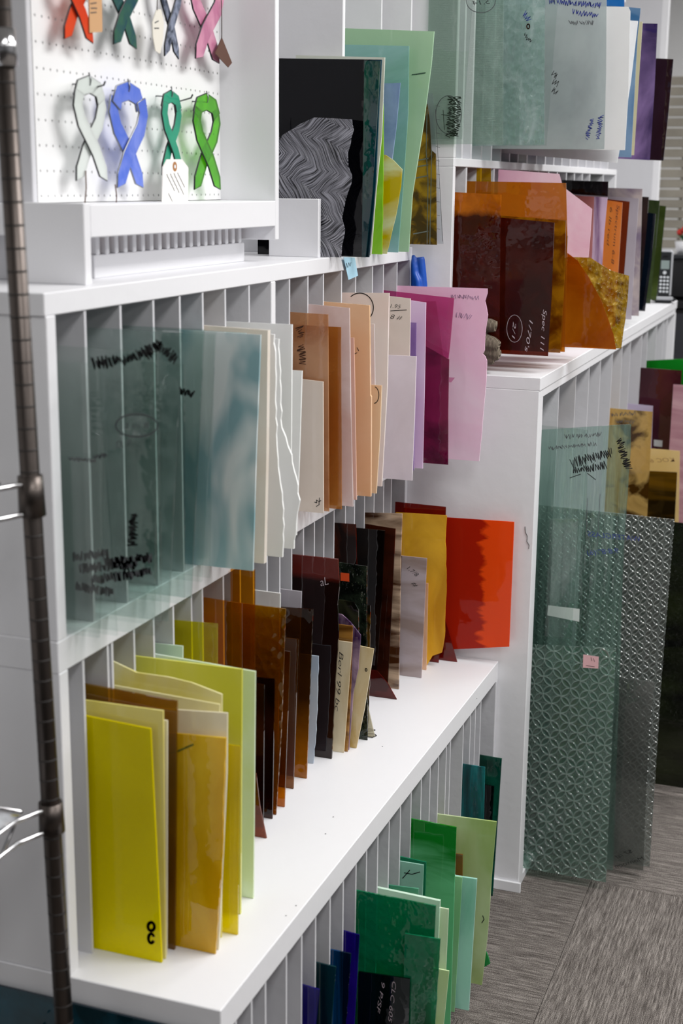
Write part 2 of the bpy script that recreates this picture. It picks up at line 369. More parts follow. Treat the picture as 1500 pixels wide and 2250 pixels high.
# ------------------------------------------------------------------ pegboard cabinet
PX, PF = -1.048, -.946
K = thing('pegboard_cabinet', 'white display cabinet with perforated pegboard back holding glass ribbons', 'cabinet', (-1.1, 1.62, zt1))
kl = K.location
part('support_panel', K, -1.06, PF, 1.619, 1.636, zt1, 1.572, WHITE)
part('shelf_board', K, XB, PF, 1.636, 2.253, 1.528, 1.570, WHITE)
part('side_panel', K, XB, PF, 2.253, 2.268, 1.505, 2.3, WHITE)
part('side_panel', K, XB, PX, 1.664, 1.676, 1.570, 2.3, WHITE2)
part('support_panel', K, XB, -1.07, 1.66, 1.676, zt1, 1.528, WHITE2)
bm = bmesh.new(); pitch = .0165
y0, z0 = 1.676, 1.571; ny, nz_ = int((2.253-y0)/pitch), 44
py = (2.253-y0)/ny
for i in range(ny):
    for j in range(nz_):
        cy, cz = y0+(i+.5)*py, z0+(j+.5)*pitch
        if j % 2 or i % 2 == 1 and False:
            v = [bm.verts.new((PX-kl.x, cy+a*py/2-kl.y, cz+b*pitch/2-kl.z)) for a, b in ((-1, -1), (1, -1), (1, 1), (-1, 1))]; bm.faces.new(v); continue
        O = [bm.verts.new((PX-kl.x, cy+a*py/2-kl.y, cz+b*pitch/2-kl.z)) for a, b in ((-1, -1), (0, -1), (1, -1), (1, 0), (1, 1), (0, 1), (-1, 1), (-1, 0))]
        I = [bm.verts.new((PX-kl.x, cy+math.cos(q)*.0021-kl.y, cz+math.sin(q)*.0021-kl.z)) for q in [-3*PI/4+k*PI/4 for k in range(8)]]
        Dp = [bm.verts.new(v.co+Vector((-.004, 0, 0))) for v in I]
        for k in range(8):
            bm.faces.new((O[k], O[(k+1) % 8], I[(k+1) % 8], I[k])); bm.faces.new((I[k], I[(k+1) % 8], Dp[(k+1) % 8], Dp[k]))
bmesh.ops.remove_doubles(bm, verts=bm.verts[:], dist=.0001)
obj('pegboard', bm, PEGW, K)
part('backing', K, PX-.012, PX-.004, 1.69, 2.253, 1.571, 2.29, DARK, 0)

def yz(x, y, X=PX+.02): p = at(x, y, X=X); return float(p[1]), float(p[2])
def ribbon(label, box_px, mat, edge, X, flip=1, lean=0.0, cen=0.0):
    x0, y0_, x1, y1_ = box_px
    Ya, Zt = yz(x0, y0_, X); Yb, Zb = yz(x1, y1_, X)
    cy, w, h = (Ya+Yb)/2, abs(Yb-Ya), Zt-Zb
    t = thing('ribbon_ornament', label, 'ornament', (X, cy, Zb), 'stained glass ribbons on the pegboard')
    R_ = lambda u, v: (u*w+lean*v*h, v*h)
    hw = .118
    def band(pts, off, tipend):
        L_, Rr = [], []
        for i, (u, v) in enumerate(pts):
            a = pts[max(i-1, 0)]; b = pts[min(i+1, len(pts)-1)]
            dx, dy = (b[0]-a[0])*w, (b[1]-a[1])*h; n = math.hypot(dx, dy); nx, ny_ = -dy/n, dx/n
            c = R_(u, v); ww = hw*w*1.05
            L_.append((c[0]+nx*ww, c[1]+ny_*ww)); Rr.append((c[0]-nx*ww, c[1]-ny_*ww))
        out = L_ + ([R_(*tipend)] if tipend else []) + Rr[::-1]
        p3 = [(off, a, b) for a, b in out]
        o1 = obj('glass_piece', prism(p3, (1, 0, 0), .003), [mat, edge], t)
        bm = bmesh.new()
        tube(bm, [(off+.0015, a, b) for a, b in out]+[(off+.0015,)+out[0]], .0012, 6); obj('solder_line', bm, edge, o1)
    s = flip
    band([(s*.04, .40), (s*.30, .58), (s*.40, .74), (s*.34, .87)][::-1]+[(-s*.10, .30), (-s*.30, .09)], 0, (-s*.42, -.0))
    band([(-s*.34, .87), (-s*.40, .74), (-s*.30, .58), (-s*.04, .40), (s*.10, .30), (s*.30, .09)], .0045, (s*.42, -.0))
    band([(s*.35, .80), (s*.27, .91), (0, .955), (-s*.27, .91), (-s*.35, .80)][::1], .0022, None)
    bm = bmesh.new(); tube(bm, [(-(X-PX), 0, h*.96), (.006, 0, h*.95), (.007, 0, h*1.0), (.004, 0, h*1.07)], .0011, 6); obj('hanging_hook', bm, SILVER, t)
    return t
GR = {}
GR['red'] = glass('red_ribbon_glass', '#e03010', .85, '#e8401c', '#d83010', trans=.3)
GR['green'] = glass('green_swirl_ribbon_glass', '#3c6a50', .85, '#41705a', '#2c4f66', 30, trans=.3)
GR['plaid'] = glass('slate_ribbon_glass', '#404a60', .9, '#39404f', '#8088a0', 60, trans=.2)
GR['pink'] = glass('pink_ribbon_glass', '#c87090', .85, '#dc8fae', '#c06c92', 25, trans=.3)
GR['white'] = glass('frosted_white_ribbon_glass', '#e8eeea', .8, '#e4eae6', '#dde6e0', trans=.3)
GR['blue'] = glass('blue_ribbon_glass', '#5070e0', .9, '#4a68d8', '#6f86e6', 25, trans=.3)
GR['teal'] = glass('teal_green_ribbon_glass', '#1d8a66', .8, '#1f8f6e', '#2aa47c', 20, trans=.3)
GR['lime'] = glass('lime_ribbon_glass', '#6cd020', .45, '#62c41c', '#48a010', 20, trans=.4)
XO = PX+.022
ribbon('red-orange glass ribbon at the upper left of the pegboard', (126, -125, 200, 96), GR['red'], LEAD, XO)
ribbon('dark green swirled glass ribbon in the upper pegboard row', (230, -112, 302, 108), GR['green'], LEAD, XO, -1)
ribbon('slate grey plaid glass ribbon in the upper pegboard row', (346, -95, 393, 130), GR['plaid'], LEAD, XO, -1)
ribbon('pale pink glass ribbon at the upper right of the pegboard', (413, -85, 484, 140), GR['pink'], LEAD, XO, -1)
ribbon('frosted white glass ribbon, leftmost in the lower pegboard row', (152, 170, 232, 397), GR['white'], LEAD, XO, 1)
ribbon('periwinkle blue glass ribbon in the lower pegboard row', (237, 184, 317, 412), GR['blue'], SILVER, XO, -1)
ribbon('teal green and white glass ribbon with a paper tag', (347, 200, 396, 385), GR['teal'], LEAD, XO, 1)
ribbon('lime green glass ribbon, rightmost in the lower pegboard row', (417, 210, 481, 416), GR['lime'], LEAD, XO, 1)
def hangtag(label, pts, mat, X, hole=None, lines=None, string=None):
    p = [(X,)+yz(x, y, X) for x, y in pts]; c = np.mean(np.array(p), 0)
    q = [tuple(np.array(a)-c) for a in p]
    o = obj('hang_tag', prism(q, (1, 0, 0), .0015), [mat, mat], None, tuple(c)); tag(o, label, 'tag', 'hang tags on the pegboard')
    if hole:
        a = np.array((X+.0016,)+yz(hole[0], hole[1], X+.0016))-c; bm = bmesh.new()
        bmesh.ops.create_circle(bm, cap_ends=True, radius=.0075, segments=16, matrix=Matrix.Translation(a) @ Matrix.Rotation(PI/2, 4, 'Y')); g = obj('grommet', bm, plain('kraft_grommet', '#a5713f', .6), o); g['label'] = 'kraft paper grommet ring'
        bm = bmesh.new(); bmesh.ops.create_circle(bm, cap_ends=True, radius=.0028, segments=12, matrix=Matrix.Translation(a+np.array([.0004, 0, 0])) @ Matrix.Rotation(PI/2, 4, 'Y')); obj('grommet_hole', bm, WHITE, g)
    if lines:
        bm = bmesh.new()
        for (ax, ay, bx_, by) in lines:
            a = np.array((X+.0018,)+yz(ax, ay, X+.0018))-c; b = np.array((X+.0018,)+yz(bx_, by, X+.0018))-c
            n = 14; tube(bm, [a+(b-a)*k/n+np.array([0, 0, math.sin(k*2.3)*.0009]) for k in range(n+1)], .00045, 4)
        obj('printed_text', bm, GREYINK, o)
    if string:
        bm = bmesh.new(); tube(bm, [np.array((X+.001,)+yz(x, y, X+.001))-c for x, y in string], .0008, 5); obj('string', bm, plain('twine', '#4a3c34', .9), o)
    return o
TAN = plain('kraft_card', '#c79a6c', .7); CREAM = plain('cream_card', '#ddd8cc', .7); WTAG = plain('white_card', '#e9e6e2', .7)
hangtag('small tan wooden tag beside the red-orange ribbon', [(193, -40), (221, -40), (223, 70), (195, 72)], TAN, XO+.008, lines=[(199, 8, 212, 6), (200, 18, 213, 18), (199, 28, 212, 27)])
hangtag('oval cream tag hanging by the slate plaid ribbon', [(342, 22), (352, 20), (358, 50), (356, 90), (350, 118), (340, 112), (334, 80), (333, 50)], CREAM, XO+.008, lines=[(340, 50, 348, 46), (339, 62, 349, 62)], string=[(346, -10), (345, 24)])
hangtag('brown wedge shaped tag on twisted string at pegboard right edge', [(486, 83), (508, 138), (500, 148), (471, 117)], BROWNWOOD, XO+.01, string=[(486, 0), (487, 40), (487, 86)])
hangtag('white paper tag with a ring hanging from the teal ribbon', [(365, 350), (398, 350), (412, 368), (411, 452), (354, 456), (356, 368)], WTAG, XO+.012, hole=(384, 366),
        lines=[(366, 383, 384, 420), (374, 382, 394, 424), (382, 381, 404, 428), (390, 380, 406, 412), (370, 425, 380, 446)])
for n, (a, b) in enumerate((((188, 375), (186, 452)), ((253, 405), (255, 455)))):
    bm = bmesh.new(); p0 = np.array((XO+.005,)+yz(*a, XO+.005)); p1 = np.array((XO+.005,)+yz(*b, XO+.005))
    tube(bm, [(0, 0, 0), tuple((p1-p0)*.5+np.array([.001, .001, 0])), tuple(p1-p0)], .0009, 6)
    tag(obj('hanging_cord', bm, BROWNWOOD, None, tuple(p0)), ('thin cord dangling below the frosted white ribbon', 'thin cord dangling below the periwinkle blue ribbon')[n], 'cord', None)
for n, (x, y, x2, y2, lb) in enumerate(((198, 196, 231, 186, 'bare steel peg jutting beside the frosted white ribbon'), (385, 226, 423, 214, 'bare steel peg jutting beside the teal ribbon'))):
    p0 = np.array((PX-.002,)+yz(x, y, PX)); bm = bmesh.new()
    d = at(x2, y2, X=PX+.05)-p0
    tube(bm, [(0, 0, 0), tuple(d*.92), tuple(d+np.array([0.0, 0, .004]))], .0013, 8); tag(obj('display_peg', bm, LEAD, None, tuple(p0)), lb, 'peg')

# toothed rack below the cabinet
c0, c1 = at(212, 592, Z=zt1), at(533, 568, Z=zt1)
cx = -1.0
cy0, cy1 = at(208, 590, X=cx)[1], at(537, 568, X=cx)[1]
G = thing('toothed_rack', 'low white toothed wooden rack under the pegboard cabinet', 'rack', (cx-.01, cy0, zt1))
zb = at(300, 553, X=cx)[2]; zt_ = at(300, 513, X=cx)[2]; zb = zb
part('base_block', G, cx-.05, cx, cy0, cy1, zt1, zb, WHITE)
nt_ = 19
for i in range(nt_):
    y = cy0+.012+(cy1-cy0-.028)*i/(nt_-1)
    bm = bx(-.012, .010-.010, -.0035*1.4, .0035*1.4, 0, zt_-zb-.0, .0015)
    obj('tooth', bm, WHITE, G, (cx-kl.x*0-G.location.x, y-cy0, zb-zt1))
part('rear_strip', G, cx-.05, cx-.016, cy0, cy1, zb, zt_+.002, plain('reddish_wood', '#8a5848', .7), 0)
# dark feathered sheet seen below cabinet
# ------------------------------------------------------------------ glass sheets
TIERS = {  # rest height, front X, board above, dividers
 'L': (.030, XLED, .512, DA), 'M': (.556, XMID, zs0, DM), 'C': (zs1, XMID, zt0, DB+[2.187]), 'D': (zt1, -.95, 9, [2.581, 2.885, 2.939]),
 'R': (.022, XRT, 1.155, DR), 'E0': (1.683, -.93, 9, [2.939]), 'FL': (1.20, -.942, 9, []), 'F': (1.24, XUP, 1.637, DU), 'E': (1.683, XUP, 2.2, DV)}
GN = {'L': 'blue and green sheets in the bottom slots', 'M': 'sheets standing on the lower ledge', 'C': 'sheets in the middle row of slots', 'D': 'sheets standing on top of the stepped rack',
      'R': 'tall sheets in the right rack', 'F': 'sheets on top of the right rack', 'E': 'sheets in the top right row', 'E0': 'sheets in the top right row', 'FL': 'sheets on top of the right rack'}
SPEC = []
def sh(tier, label, mat, edge, front, **k): SPEC.append(dict(tier=tier, label=label, mat=mat, edge=edge, front=front, **k))
def build_sheets():
    by = {}
    for s in SPEC:
        rest, xf, zup, div = TIERS[s['tier']]
        s['rest'] = s.get('rest', rest)
        if 'Y' in s: y = s['Y']
        else: y = float(at(*s['front'][-1], Z=s['rest'])[1])
        s['y0'] = y; by.setdefault(s['tier'], []).append(s)
    for tn, L_ in by.items():
        rest, xf, zup, div = TIERS[tn]
        L_.sort(key=lambda s: s['y0']); cur = -9
        # spread crowded sheets evenly about their wanted places
        n = len(L_); th = [s.get('th', .003)+.0012 for s in L_]; y = [s['y0'] for s in L_]
        for it in range(400):
            for i in range(n-1):
                g = y[i]+th[i]-y[i+1]
                if g > 0: y[i] -= g/2; y[i+1] += g/2
            for i in range(n):
                for d in div:
                    lo_, hi_ = d-.0035-th[i] - (.004 if tn in 'EF' else 0), d+.0037 + (.004 if tn in 'EF' else 0)
                    if lo_ < y[i] < hi_: y[i] += (lo_-y[i] if y[i]-lo_ < hi_-y[i] else hi_-y[i])*.6
            if tn in 'MCL': y = [min(max(v, yN+.034), yR-.024) for v in y]
            if tn in 'RFE': y = [max(v, yR+.021) for v in y]
        for s, v in zip(L_, y):
            s['y'] = v
            if abs(v-s['y0']) > .02: print('SHIFT', tn, s['label'][:40], round(s['y0'], 3), '->', round(v, 3))
    for s in SPEC:
        rest, xf, zup, div = TIERS[s['tier']]; y = s['y']; th = s.get('th', .003); rest = s['rest']
        k_l = s.get('lean', 0.0); at_ = (lambda px, py: on_lean(px, py, y, k_l, rest))
        fp = [at_(px, py) for px, py in s['front']]; fp = [[float(p[0]), float(p[2])] for p in fp]
        zb = rest+.0004
        if abs(fp[-1][1]-zb) > .02: print('BOT', s['tier'], s['label'][:40], 'z', round(fp[-1][1], 3), 'rest', rest, 'y', round(y, 3))
        if not s.get('float'):
            # keep the slant of the front edge while bringing it down to the board
            a_, b_ = fp[-2], fp[-1]
            if abs(b_[1]-zb) > .008 and abs(a_[1]-b_[1]) > .03:
                k_ = (b_[0]-a_[0])/(b_[1]-a_[1]); b_[0] = a_[0]+k_*(zb-a_[1])
            fp[-1][1] = zb
        else: zb = fp[-1][1]
        for p in fp[:-1]: p[1] = max(p[1], zb+.01)
        jag = s.get('jag', 0)
        if jag:
            q = [fp[0]]
            for a, b in zip(fp[:-1], fp[1:]):
                n = max(2, int(abs(b[1]-a[1])/.012))
                for k in range(1, n+1):
                    t_ = k/n; q.append([a[0]+(b[0]-a[0])*t_+(random.uniform(-jag, jag) if k < n else 0), a[1]+(b[1]-a[1])*t_])
            fp = q
        xt, ztp = fp[0]; slope = 0
        if 'TL' in s:
            p = at_(*s['TL']); slope = (p[2]-ztp)/(p[0]-xt)
            slope = max(-.5, min(.5, slope))
        xb = s.get('back', xf-.11)
        if 'TLend' in s: xb = float(at_(*s['TLend'])[0])
        zbk = ztp+slope*(xb-xt)
        if max(zbk, ztp if xt < xf else -9) > zup-.002 and s['tier'] in 'LMCRFE':
            xb = xf+.003 if s['tier'] != 'L' else xf+.003; zbk = ztp+slope*(xb-xt)
            if xb > min(p[0] for p in fp)-.01: print('NARROW', s['label'])
        mids = [tuple(map(float, at_(*m_)[[0, 2]])) for m_ in s.get('mid', [])]
        xbb = float(at_(*s['BL'])[0]) if 'BL' in s else xb
        out = [(x, z) for x, z in fp] + [(xbb, rest+.0004 if (s['tier'] == 'E' or 'zback' in s) else zb)] + [(xb, zbk)] + mids
        cx_ = fp[-1][0]; loc = (cx_, y, zb)
        pts = [(x-cx_, k_l*(z-zb), z-zb) for x, z in out]
        nn_ = Vector((0, 1, -k_l)).normalized()
        o = obj('glass_sheet', prism(pts, nn_, th), [s['mat'], s['edge']], None, loc)
        o.data.materials.clear(); o.data.materials.append(s['mat']); o.data.materials.append(s['edge'])
        tag(o, s['label'], 'glass sheet', GN[s['tier']])
        s['o'] = o
        if 'id' in s: IDS[s['id']] = s
IDS = {}
def ink(s, strokes, mat=INK, w=.0007, name='marker_writing', behind=False):
    """pen strokes given as picture points on the face of the sheet"""
    y = s['y'] - .0005; o = s['o']; bm = bmesh.new(); kl_ = s.get('lean', 0.0)
    for st in strokes:
        p = [Vector(map(float, on_lean(x, yy, y, kl_, s['rest'])))-o.location for x, yy in st]
        ww = w
        for a, b in zip(p[:-1], p[1:]):
            d = (b-a); 
            if d.length < 1e-6: continue
            d.normalize(); n = d.cross(Vector((0, 1, -kl_)).normalized())*ww; e = d*ww*.6
            v = [bm.verts.new(q) for q in (a-n-e, b-n+e, b+n+e, a+n-e)]; bm.faces.new(v)
    return obj(name, bm, mat, o)
def scribble(s, x0, y0, x1, y1, h, seed=0, mat=INK, w=.0006, n=None):
    """an illegible handwritten word running from one picture point to another"""
    r = random.Random(seed); L_ = math.hypot(x1-x0, y1-y0); n = n or int(L_/2.2); ux, uy = (x1-x0)/L_, (y1-y0)/L_; nx, ny_ = -uy, ux
    st, cur = [], []
    for i in range(n+1):
        t_ = i/n; a = (r.random()-.5)*h*(1 if i % 2 else -1)*(1.6 if r.random() < .15 else 1)
        a = (h*.5 if i % 2 else -h*.5)*(.4+.8*r.random())
        cur.append((x0+ux*t_*L_+nx*a+ux*r.uniform(-2, 2), y0+uy*t_*L_+ny_*a+uy*r.uniform(-2, 2)))
        if r.random() < .16 and len(cur) > 2: st.append(cur); cur = []
    if len(cur) > 1: st.append(cur)
    return ink(s, st, mat, w)
def word(s, txt, x, y, x2, y2, size_px, mat=INK, mirror=False, w=None, name='marker_writing'):
    """lettering on the sheet; baseline from one picture point to another"""
    yy = s['y']-.0004; o = s['o']
    kl_ = s.get('lean', 0.0); a = np.array(on_lean(x, y, yy, kl_, s['rest'])); b = np.array(on_lean(x2, y2, yy, kl_, s['rest'])); d = (b-a); L_ = np.linalg.norm(d); ang = math.atan2(d[2]*math.hypot(1, kl_), d[0])
    ta_ = math.atan(kl_)
    cu = bpy.data.curves.new('t', 'FONT'); cu.body = txt; cu.size = 1; cu.shear = .25; cu.offset = -.012
    to = bpy.data.objects.new('t', cu); C.objects.link(to); dg = bpy.context.evaluated_depsgraph_get(); dg.update()
    me = bpy.data.meshes.new_from_object(to.evaluated_get(dg)); bpy.data.objects.remove(to); bpy.data.curves.remove(cu)
    xs = [v.co.x for v in me.vertices]; wd = max(xs)-min(xs); sc = L_/wd; hgt = size_px/F*depth(a)*1.0
    mt = Matrix.Rotation(-ta_, 4, 'X') @ Matrix.Rotation(-ang, 4, 'Y') @ Matrix.Rotation(PI/2, 4, 'X') @ Matrix.Diagonal((sc*(-1 if mirror else 1), hgt, 1, 1)) @ Matrix.Translation((-(max(xs) if mirror else min(xs)), 0, 0))
    me.transform(mt)
    q = Vector(a)-o.location; me.transform(Matrix.Translation(q))
    return obj(name, me, mat, o)
def sticker(s, pts, mat, name='price_sticker', marks=None):
    y = s['y']-.0002; o = s['o']; p = [tuple(Vector(map(float, at(x, yy, Y=y)))-o.location) for x, yy in pts]
    k = obj(name, prism(p, (0, -1, 0), .0003), [mat, mat], o)
    if marks:
        bm = bmesh.new(); yy = s['y']-.0007
        for st in marks:
            q = [Vector(map(float, at(x, v, Y=yy)))-o.location for x, v in st]; tube(bm, q, .0004, 4)
        obj('printing', bm, INK, k)
    return k
def circ(cx, cy, rx, ry, a0=0, a1=360, n=24): return [(cx+rx*math.cos(math.radians(a0+(a1-a0)*i/n)), cy+ry*math.sin(math.radians(a0+(a1-a0)*i/n))) for i in range(n+1)]

E_YEL, E_CREAM, E_WHITE, E_MINT = edge_mat('#e0d400', .9), edge_mat('#e6e2c8', .95), edge_mat('#eef0ea', .95), edge_mat('#cfe6d8', .9)
E_BRN, E_DK, E_AMB, E_GRN, E_CLR = edge_mat('#7a3010', .8), edge_mat('#1c1210', .9), edge_mat('#b06a10', .8), edge_mat('#2f6a4c', .8), edge_mat('#3e5c56', .85)
E_PK, E_PCH, E_BLU, E_LIL, E_CLR2, E_DKB = edge_mat('#eed0e0', .95), edge_mat('#f0d2b4', .95), edge_mat('#2a4aa0', .7), edge_mat('#dccdea', .95), edge_mat('#a9c9c0', .7), edge_mat('#2c3a44', .8)

# ---- lower ledge (M): yellows, ambers, browns, reds
yel = glass('bright_yellow_opal', '#c8c000', .95, '#d4c000', '#e8d600', 3, trans=.2, gl=.3, bump=.06)
sh('M', 'bright yellow opaque sheet, frontmost on the near end of the lower ledge', yel, E_YEL, [(330, 1602), (355, 2116)], TL=(127, 1561), id='A1', th=.004, back=-1.1)
sh('M', 'pale yellow sheet right behind the frontmost bright yellow one', glass('pale_yellow_opal', '#e0d040', .92, '#e4d448', '#f0e890', 4, trans=.5), E_CREAM, [(358, 1562), (363, 2108)], TL=(127, 1530), back=-1.1)
sh('M', 'thin cream sheet edge behind the pale yellow sheet', glass('cream_opal', '#f0ecc8', .92, '#efe8c0', '#f4f0d8', 4, trans=.5), E_CREAM, [(367, 1584), (366, 2100)], TL=(300, 1570), back=-1.05)
sh('M', 'golden brown transparent sheet with a dark front edge behind the cream yellow ones', glass('golden_brown_clear', '#c8960a', .35, '#b08a10', '#7a5a08', 6, var=.3), E_DK, [(388, 1541), (383, 2079)], TL=(127, 1492), th=.004, Y=1.592, back=-1.1)
sh('M', 'cream-topped amber sheet with wispy gold body near the yellow stack', glass('wispy_gold_amber', '#d8a800', .9, '#d8a400', '#fad028', 9, stretch=(1, 1, .5), trans=.55), edge_mat('#e0b000', .9), [(496, 1622), (490, 1750), (489, 1860), (473, 2097)], TL=(393, 1612), jag=.0006, Y=1.603, back=-.93, id='A5')
sh('M', 'cream sheet rising behind the wispy gold amber sheet', glass('warm_cream_opal', '#f4eed0', .94, '#f2e8c8', '#f8f4e0', 5, trans=.5), E_CREAM, [(499, 1567), (498, 1700), (480, 2085)], TL=(393, 1560), Y=1.612, back=-.95)
sh('M', 'off-white sheet with a sloping top behind the golden brown sheet', glass('offwhite_yellow_opal', '#f0ecb8', .93, '#ece4a8', '#f4f0cc', 5, trans=.5), E_CREAM, [(482, 1548), (478, 2060)], TL=(200, 1497), Y=1.632, back=-1.1)
sh('M', 'pale butter yellow sheet with stepped top edge', glass('butter_yellow_opal', '#ece488', .93, '#e6da60', '#f2ecb8', 6, trans=.5), E_CREAM, [(487, 1526), (486, 2040)], mid=[(300, 1478), (370, 1488), (420, 1500)], TL=(370, 1488), TLend=(215, 1462), Y=1.645)
sh('M', 'bright transparent yellow sheet touching the ledge right of the amber one', glass('clear_yellow', '#f0dc00', .45, '#e6d200', '#c8b400', 5, trans=.8), E_YEL, [(527, 1640), (521, 2102)], Y=1.66, back=-.9)
sh('M', 'moss-yellow sheet with a long sloping top edge', glass('moss_yellow_opal', '#d4d438', .92, '#d8d840', '#eae87c', 7, stretch=(1, 1, .4), trans=.5), edge_mat('#d4d890', .95), [(531, 1471), (528, 1990)], TL=(258, 1437), Y=1.715, th=.004, back=-1.05)
sh('M', 'pale mint white sheet standing beside the moss-yellow sheet', glass('mint_white_opal', '#e4f0dc', .92, '#dcecc0', '#e8f6ec', 6, trans=.55), E_MINT, [(560, 1476), (556, 1975)], TL=(480, 1462), back=-.95, th=.004)
sh('M', 'small mint green sheet behind the moss-yellow sheet', glass('mint_green_opal', '#d8ecd8', .9, '#d4ecd4', '#e4f4e4', 6, trans=.5), E_MINT, [(401, 1420), (400, 1700)], TL=(290, 1408), Y=1.80, back=-1.1)
sh('M', 'clear lemon yellow sheet showing the dividers through it', glass('clear_lemon', '#e4dc00', .15, '#d8d000', None, 5, pat='hammer', bump=.4), E_YEL, [(477, 1371), (476, 1750)], TL=(370, 1362), Y=1.85, back=-1.05)
ambt = glass('clear_amber', '#f0a828', .1, '#d88c18', '#b87010', 8, bump=.12, var=.05)
sh('M', 'tall clear amber sheet left of the white offcut', ambt, E_AMB, [(559, 1252), (560, 1780)], TL=(497, 1250), Y=2.0, back=-.99, id='A11b')
sh('M', 'clear honey amber sheet behind the mint white sheet', ambt, E_AMB, [(531, 1326), (532, 1800)], TL=(447, 1313), Y=1.93, back=-1.02)
sh('M', 'olive gold sheet with a rippled sparkling top', glass('rippled_amber', '#c08010', .35, '#8a5408', '#e8c010', 6, side=('Z', .37, .08, .03), bump=1, bscale=70, pat='hammer', var=.3), edge_mat('#d8a020', .8), [(627, 1338), (618, 1600), (606, 1790)], TL=(533, 1326), Y=2.045, back=-1.0)
drk = glass('dark_brown_clear', '#5a2408', .55, '#1c0d08', '#35160a', 7, trans=.2, bump=.1)
sh('M', 'near-black brown sheet tucked behind the mint white sheet', drk, E_DK, [(603, 1492), (598, 1786)], TL=(560, 1488), Y=2.025, back=-.97)
sh('M', 'narrow dark sheet close to the mint white sheet edge', drk, E_DK, [(580, 1505), (578, 1800)], Y=1.99, back=-.93)
sh('M', 'red-brown triangular offcut leaning at the foot of the dark sheets', glass('red_brown_clear', '#8a3408', .45, '#7a3010', '#8a3c14', 9, trans=.3), E_BRN, [(562, 1700), (570, 1770), (585, 1842)], back=-.93, Y=1.955)
sh('M', 'slim clear amber strip with pale foot', glass('thin_amber_strip', '#c88010', .1, '#a86a10', None, 6, var=.2), edge_mat('#e0b060', .8), [(637, 1432), (624, 1786)], back=-.95, Y=2.075)
sh('M', 'clear brown strip right of the slim amber strip', glass('brown_strip', '#8c5210', .3, '#6a3c0c', None, 6), E_BRN, [(655, 1405), (644, 1725)], back=-.95, Y=2.15)
sh('M', 'dark umber sheet with amber hammered foot', glass('umber_hammered', '#9a5408', .6, '#b06c0c', '#2a160a', 4, stretch=(1, 1, 1.2), side=('Z', .10, .16, .05), trans=.35, bump=.6, pat='hammer', bscale=60), E_DK, [(687, 1339), (673, 1717)], TL=(622, 1334), back=-.99, Y=2.2)
sh('M', 'small white opal offcut standing above the olive gold sheet', glass('white_opal', '#e6e6e2', .95, '#dededb', '#e9e9e6', 5, trans=.4), E_WHITE, [(615, 1304), (612, 1500)], TL=(530, 1293), back=-1.02, Y=2.11, th=.004)
sh('M', 'ragged pale blue sliver beside the dark umber sheet', glass('pale_blue_opal', '#b9cce0', .9, '#b4c8dc', '#cfd8e0', 8, trans=.5), E_WHITE, [(699, 1442), (697, 1560), (688, 1682)], back=-.94, Y=2.27, jag=.001)
sh('M', 'large dark cherry brown sheet with white lettering and a wavy edge', glass('dark_cherry', '#6a1c10', .85, '#1c0c0a', '#6a2018', 5, stretch=(1, 1, 1.5), side=('Z', .345, .02, .006), trans=.2, bump=.15), edge_mat('#a04828', .9), [(742, 1229), (745, 1290), (741, 1330), (743, 1400), (736, 1500), (728, 1665)], TL=(591, 1213), back=-1.05, Y=2.30, id='A17', th=.004, jag=.0006)
sh('M', 'cream sheet edge glowing behind the dark cherry sheet', glass('mauve_milky', '#b8b0b8', .9, '#b0a8b0', '#c0bcc4', 7, trans=.4), E_WHITE, [(662, 1300), (655, 1500)], TL=(600, 1292), back=-1.05, Y=2.24)
sh('M', 'amber topped cream sheet with handwriting down its front', glass('streaky_amber_cream', '#e0c890', .96, '#d8c090', '#ecdcb8', 9, stretch=(2, 1, .6), trans=.3), edge_mat('#b5662a', .95), [(773, 1412), (755, 1648)], TL=(735, 1407), back=-.97, Y=2.335, id='A20')
sh('M', 'streaky caramel offcut behind the handwritten cream sheet', glass('caramel_streak', '#a06820', .9, '#a8702a', '#6e4416', 20, stretch=(.4, 1, 2), trans=.3), E_AMB, [(774, 1376), (771, 1500), (764, 1640)], TL=(744, 1372), back=-.96, Y=2.343)
sh('M', 'purple and white streaky sliver with a curved edge', glass('purple_streak', '#50286a', .92, '#3c1c4c', '#b090a8', 22, stretch=(1, 1, .5), trans=.2), E_LIL, [(750, 1350), (770, 1368), (792, 1396), (787, 1470), (776, 1520), (770, 1600)], back=-.97, Y=2.352, jag=.0005)
sh('M', 'tan and olive streaked sheet leaning outward at its top', glass('tan_olive_streak', '#c8a860', .94, '#c09c50', '#dcc898', 9, stretch=(2, 1, .7), trans=.25), edge_mat('#d8c070', .95), [(821, 1426), (800, 1560), (780, 1656)], TL=(780, 1417), back=-.93, Y=2.365, id='A22')
sh('M', 'narrow pale sheet foot poking out past the tan streaked sheet', glass('clear_pale_beige', '#d6d0b8', .5, '#c8c0a0', '#ddd8c8', 8), edge_mat('#22252c', .95), [(795, 1500), (806, 1545), (820, 1606)], back=-.93, Y=2.43)
sh('M', 'dark olive sheet with a white rounded highlight edge', glass('dark_olive', '#28281a', .8, '#11110c', '#3a3c28', 16, trans=.15, bump=.5), edge_mat('#4c4c42', .9), [(760, 1320), (778, 1324), (787, 1340), (788, 1450), (780, 1560)], back=-1.0, Y=2.385)  # edge coloured paler than the sheet body
sh('M', 'black-green rippled sheet behind the dark cherry sheet', glass('black_green_rippled', '#182418', .88, '#0a100c', '#2a3428', 22, bump=1, bscale=80, trans=.1), edge_mat('#4c5a4c', .9), [(806, 1245), (805, 1330), (806, 1500)], TL=(748, 1236), back=-1.02, Y=2.41, jag=.0006, id='A18')
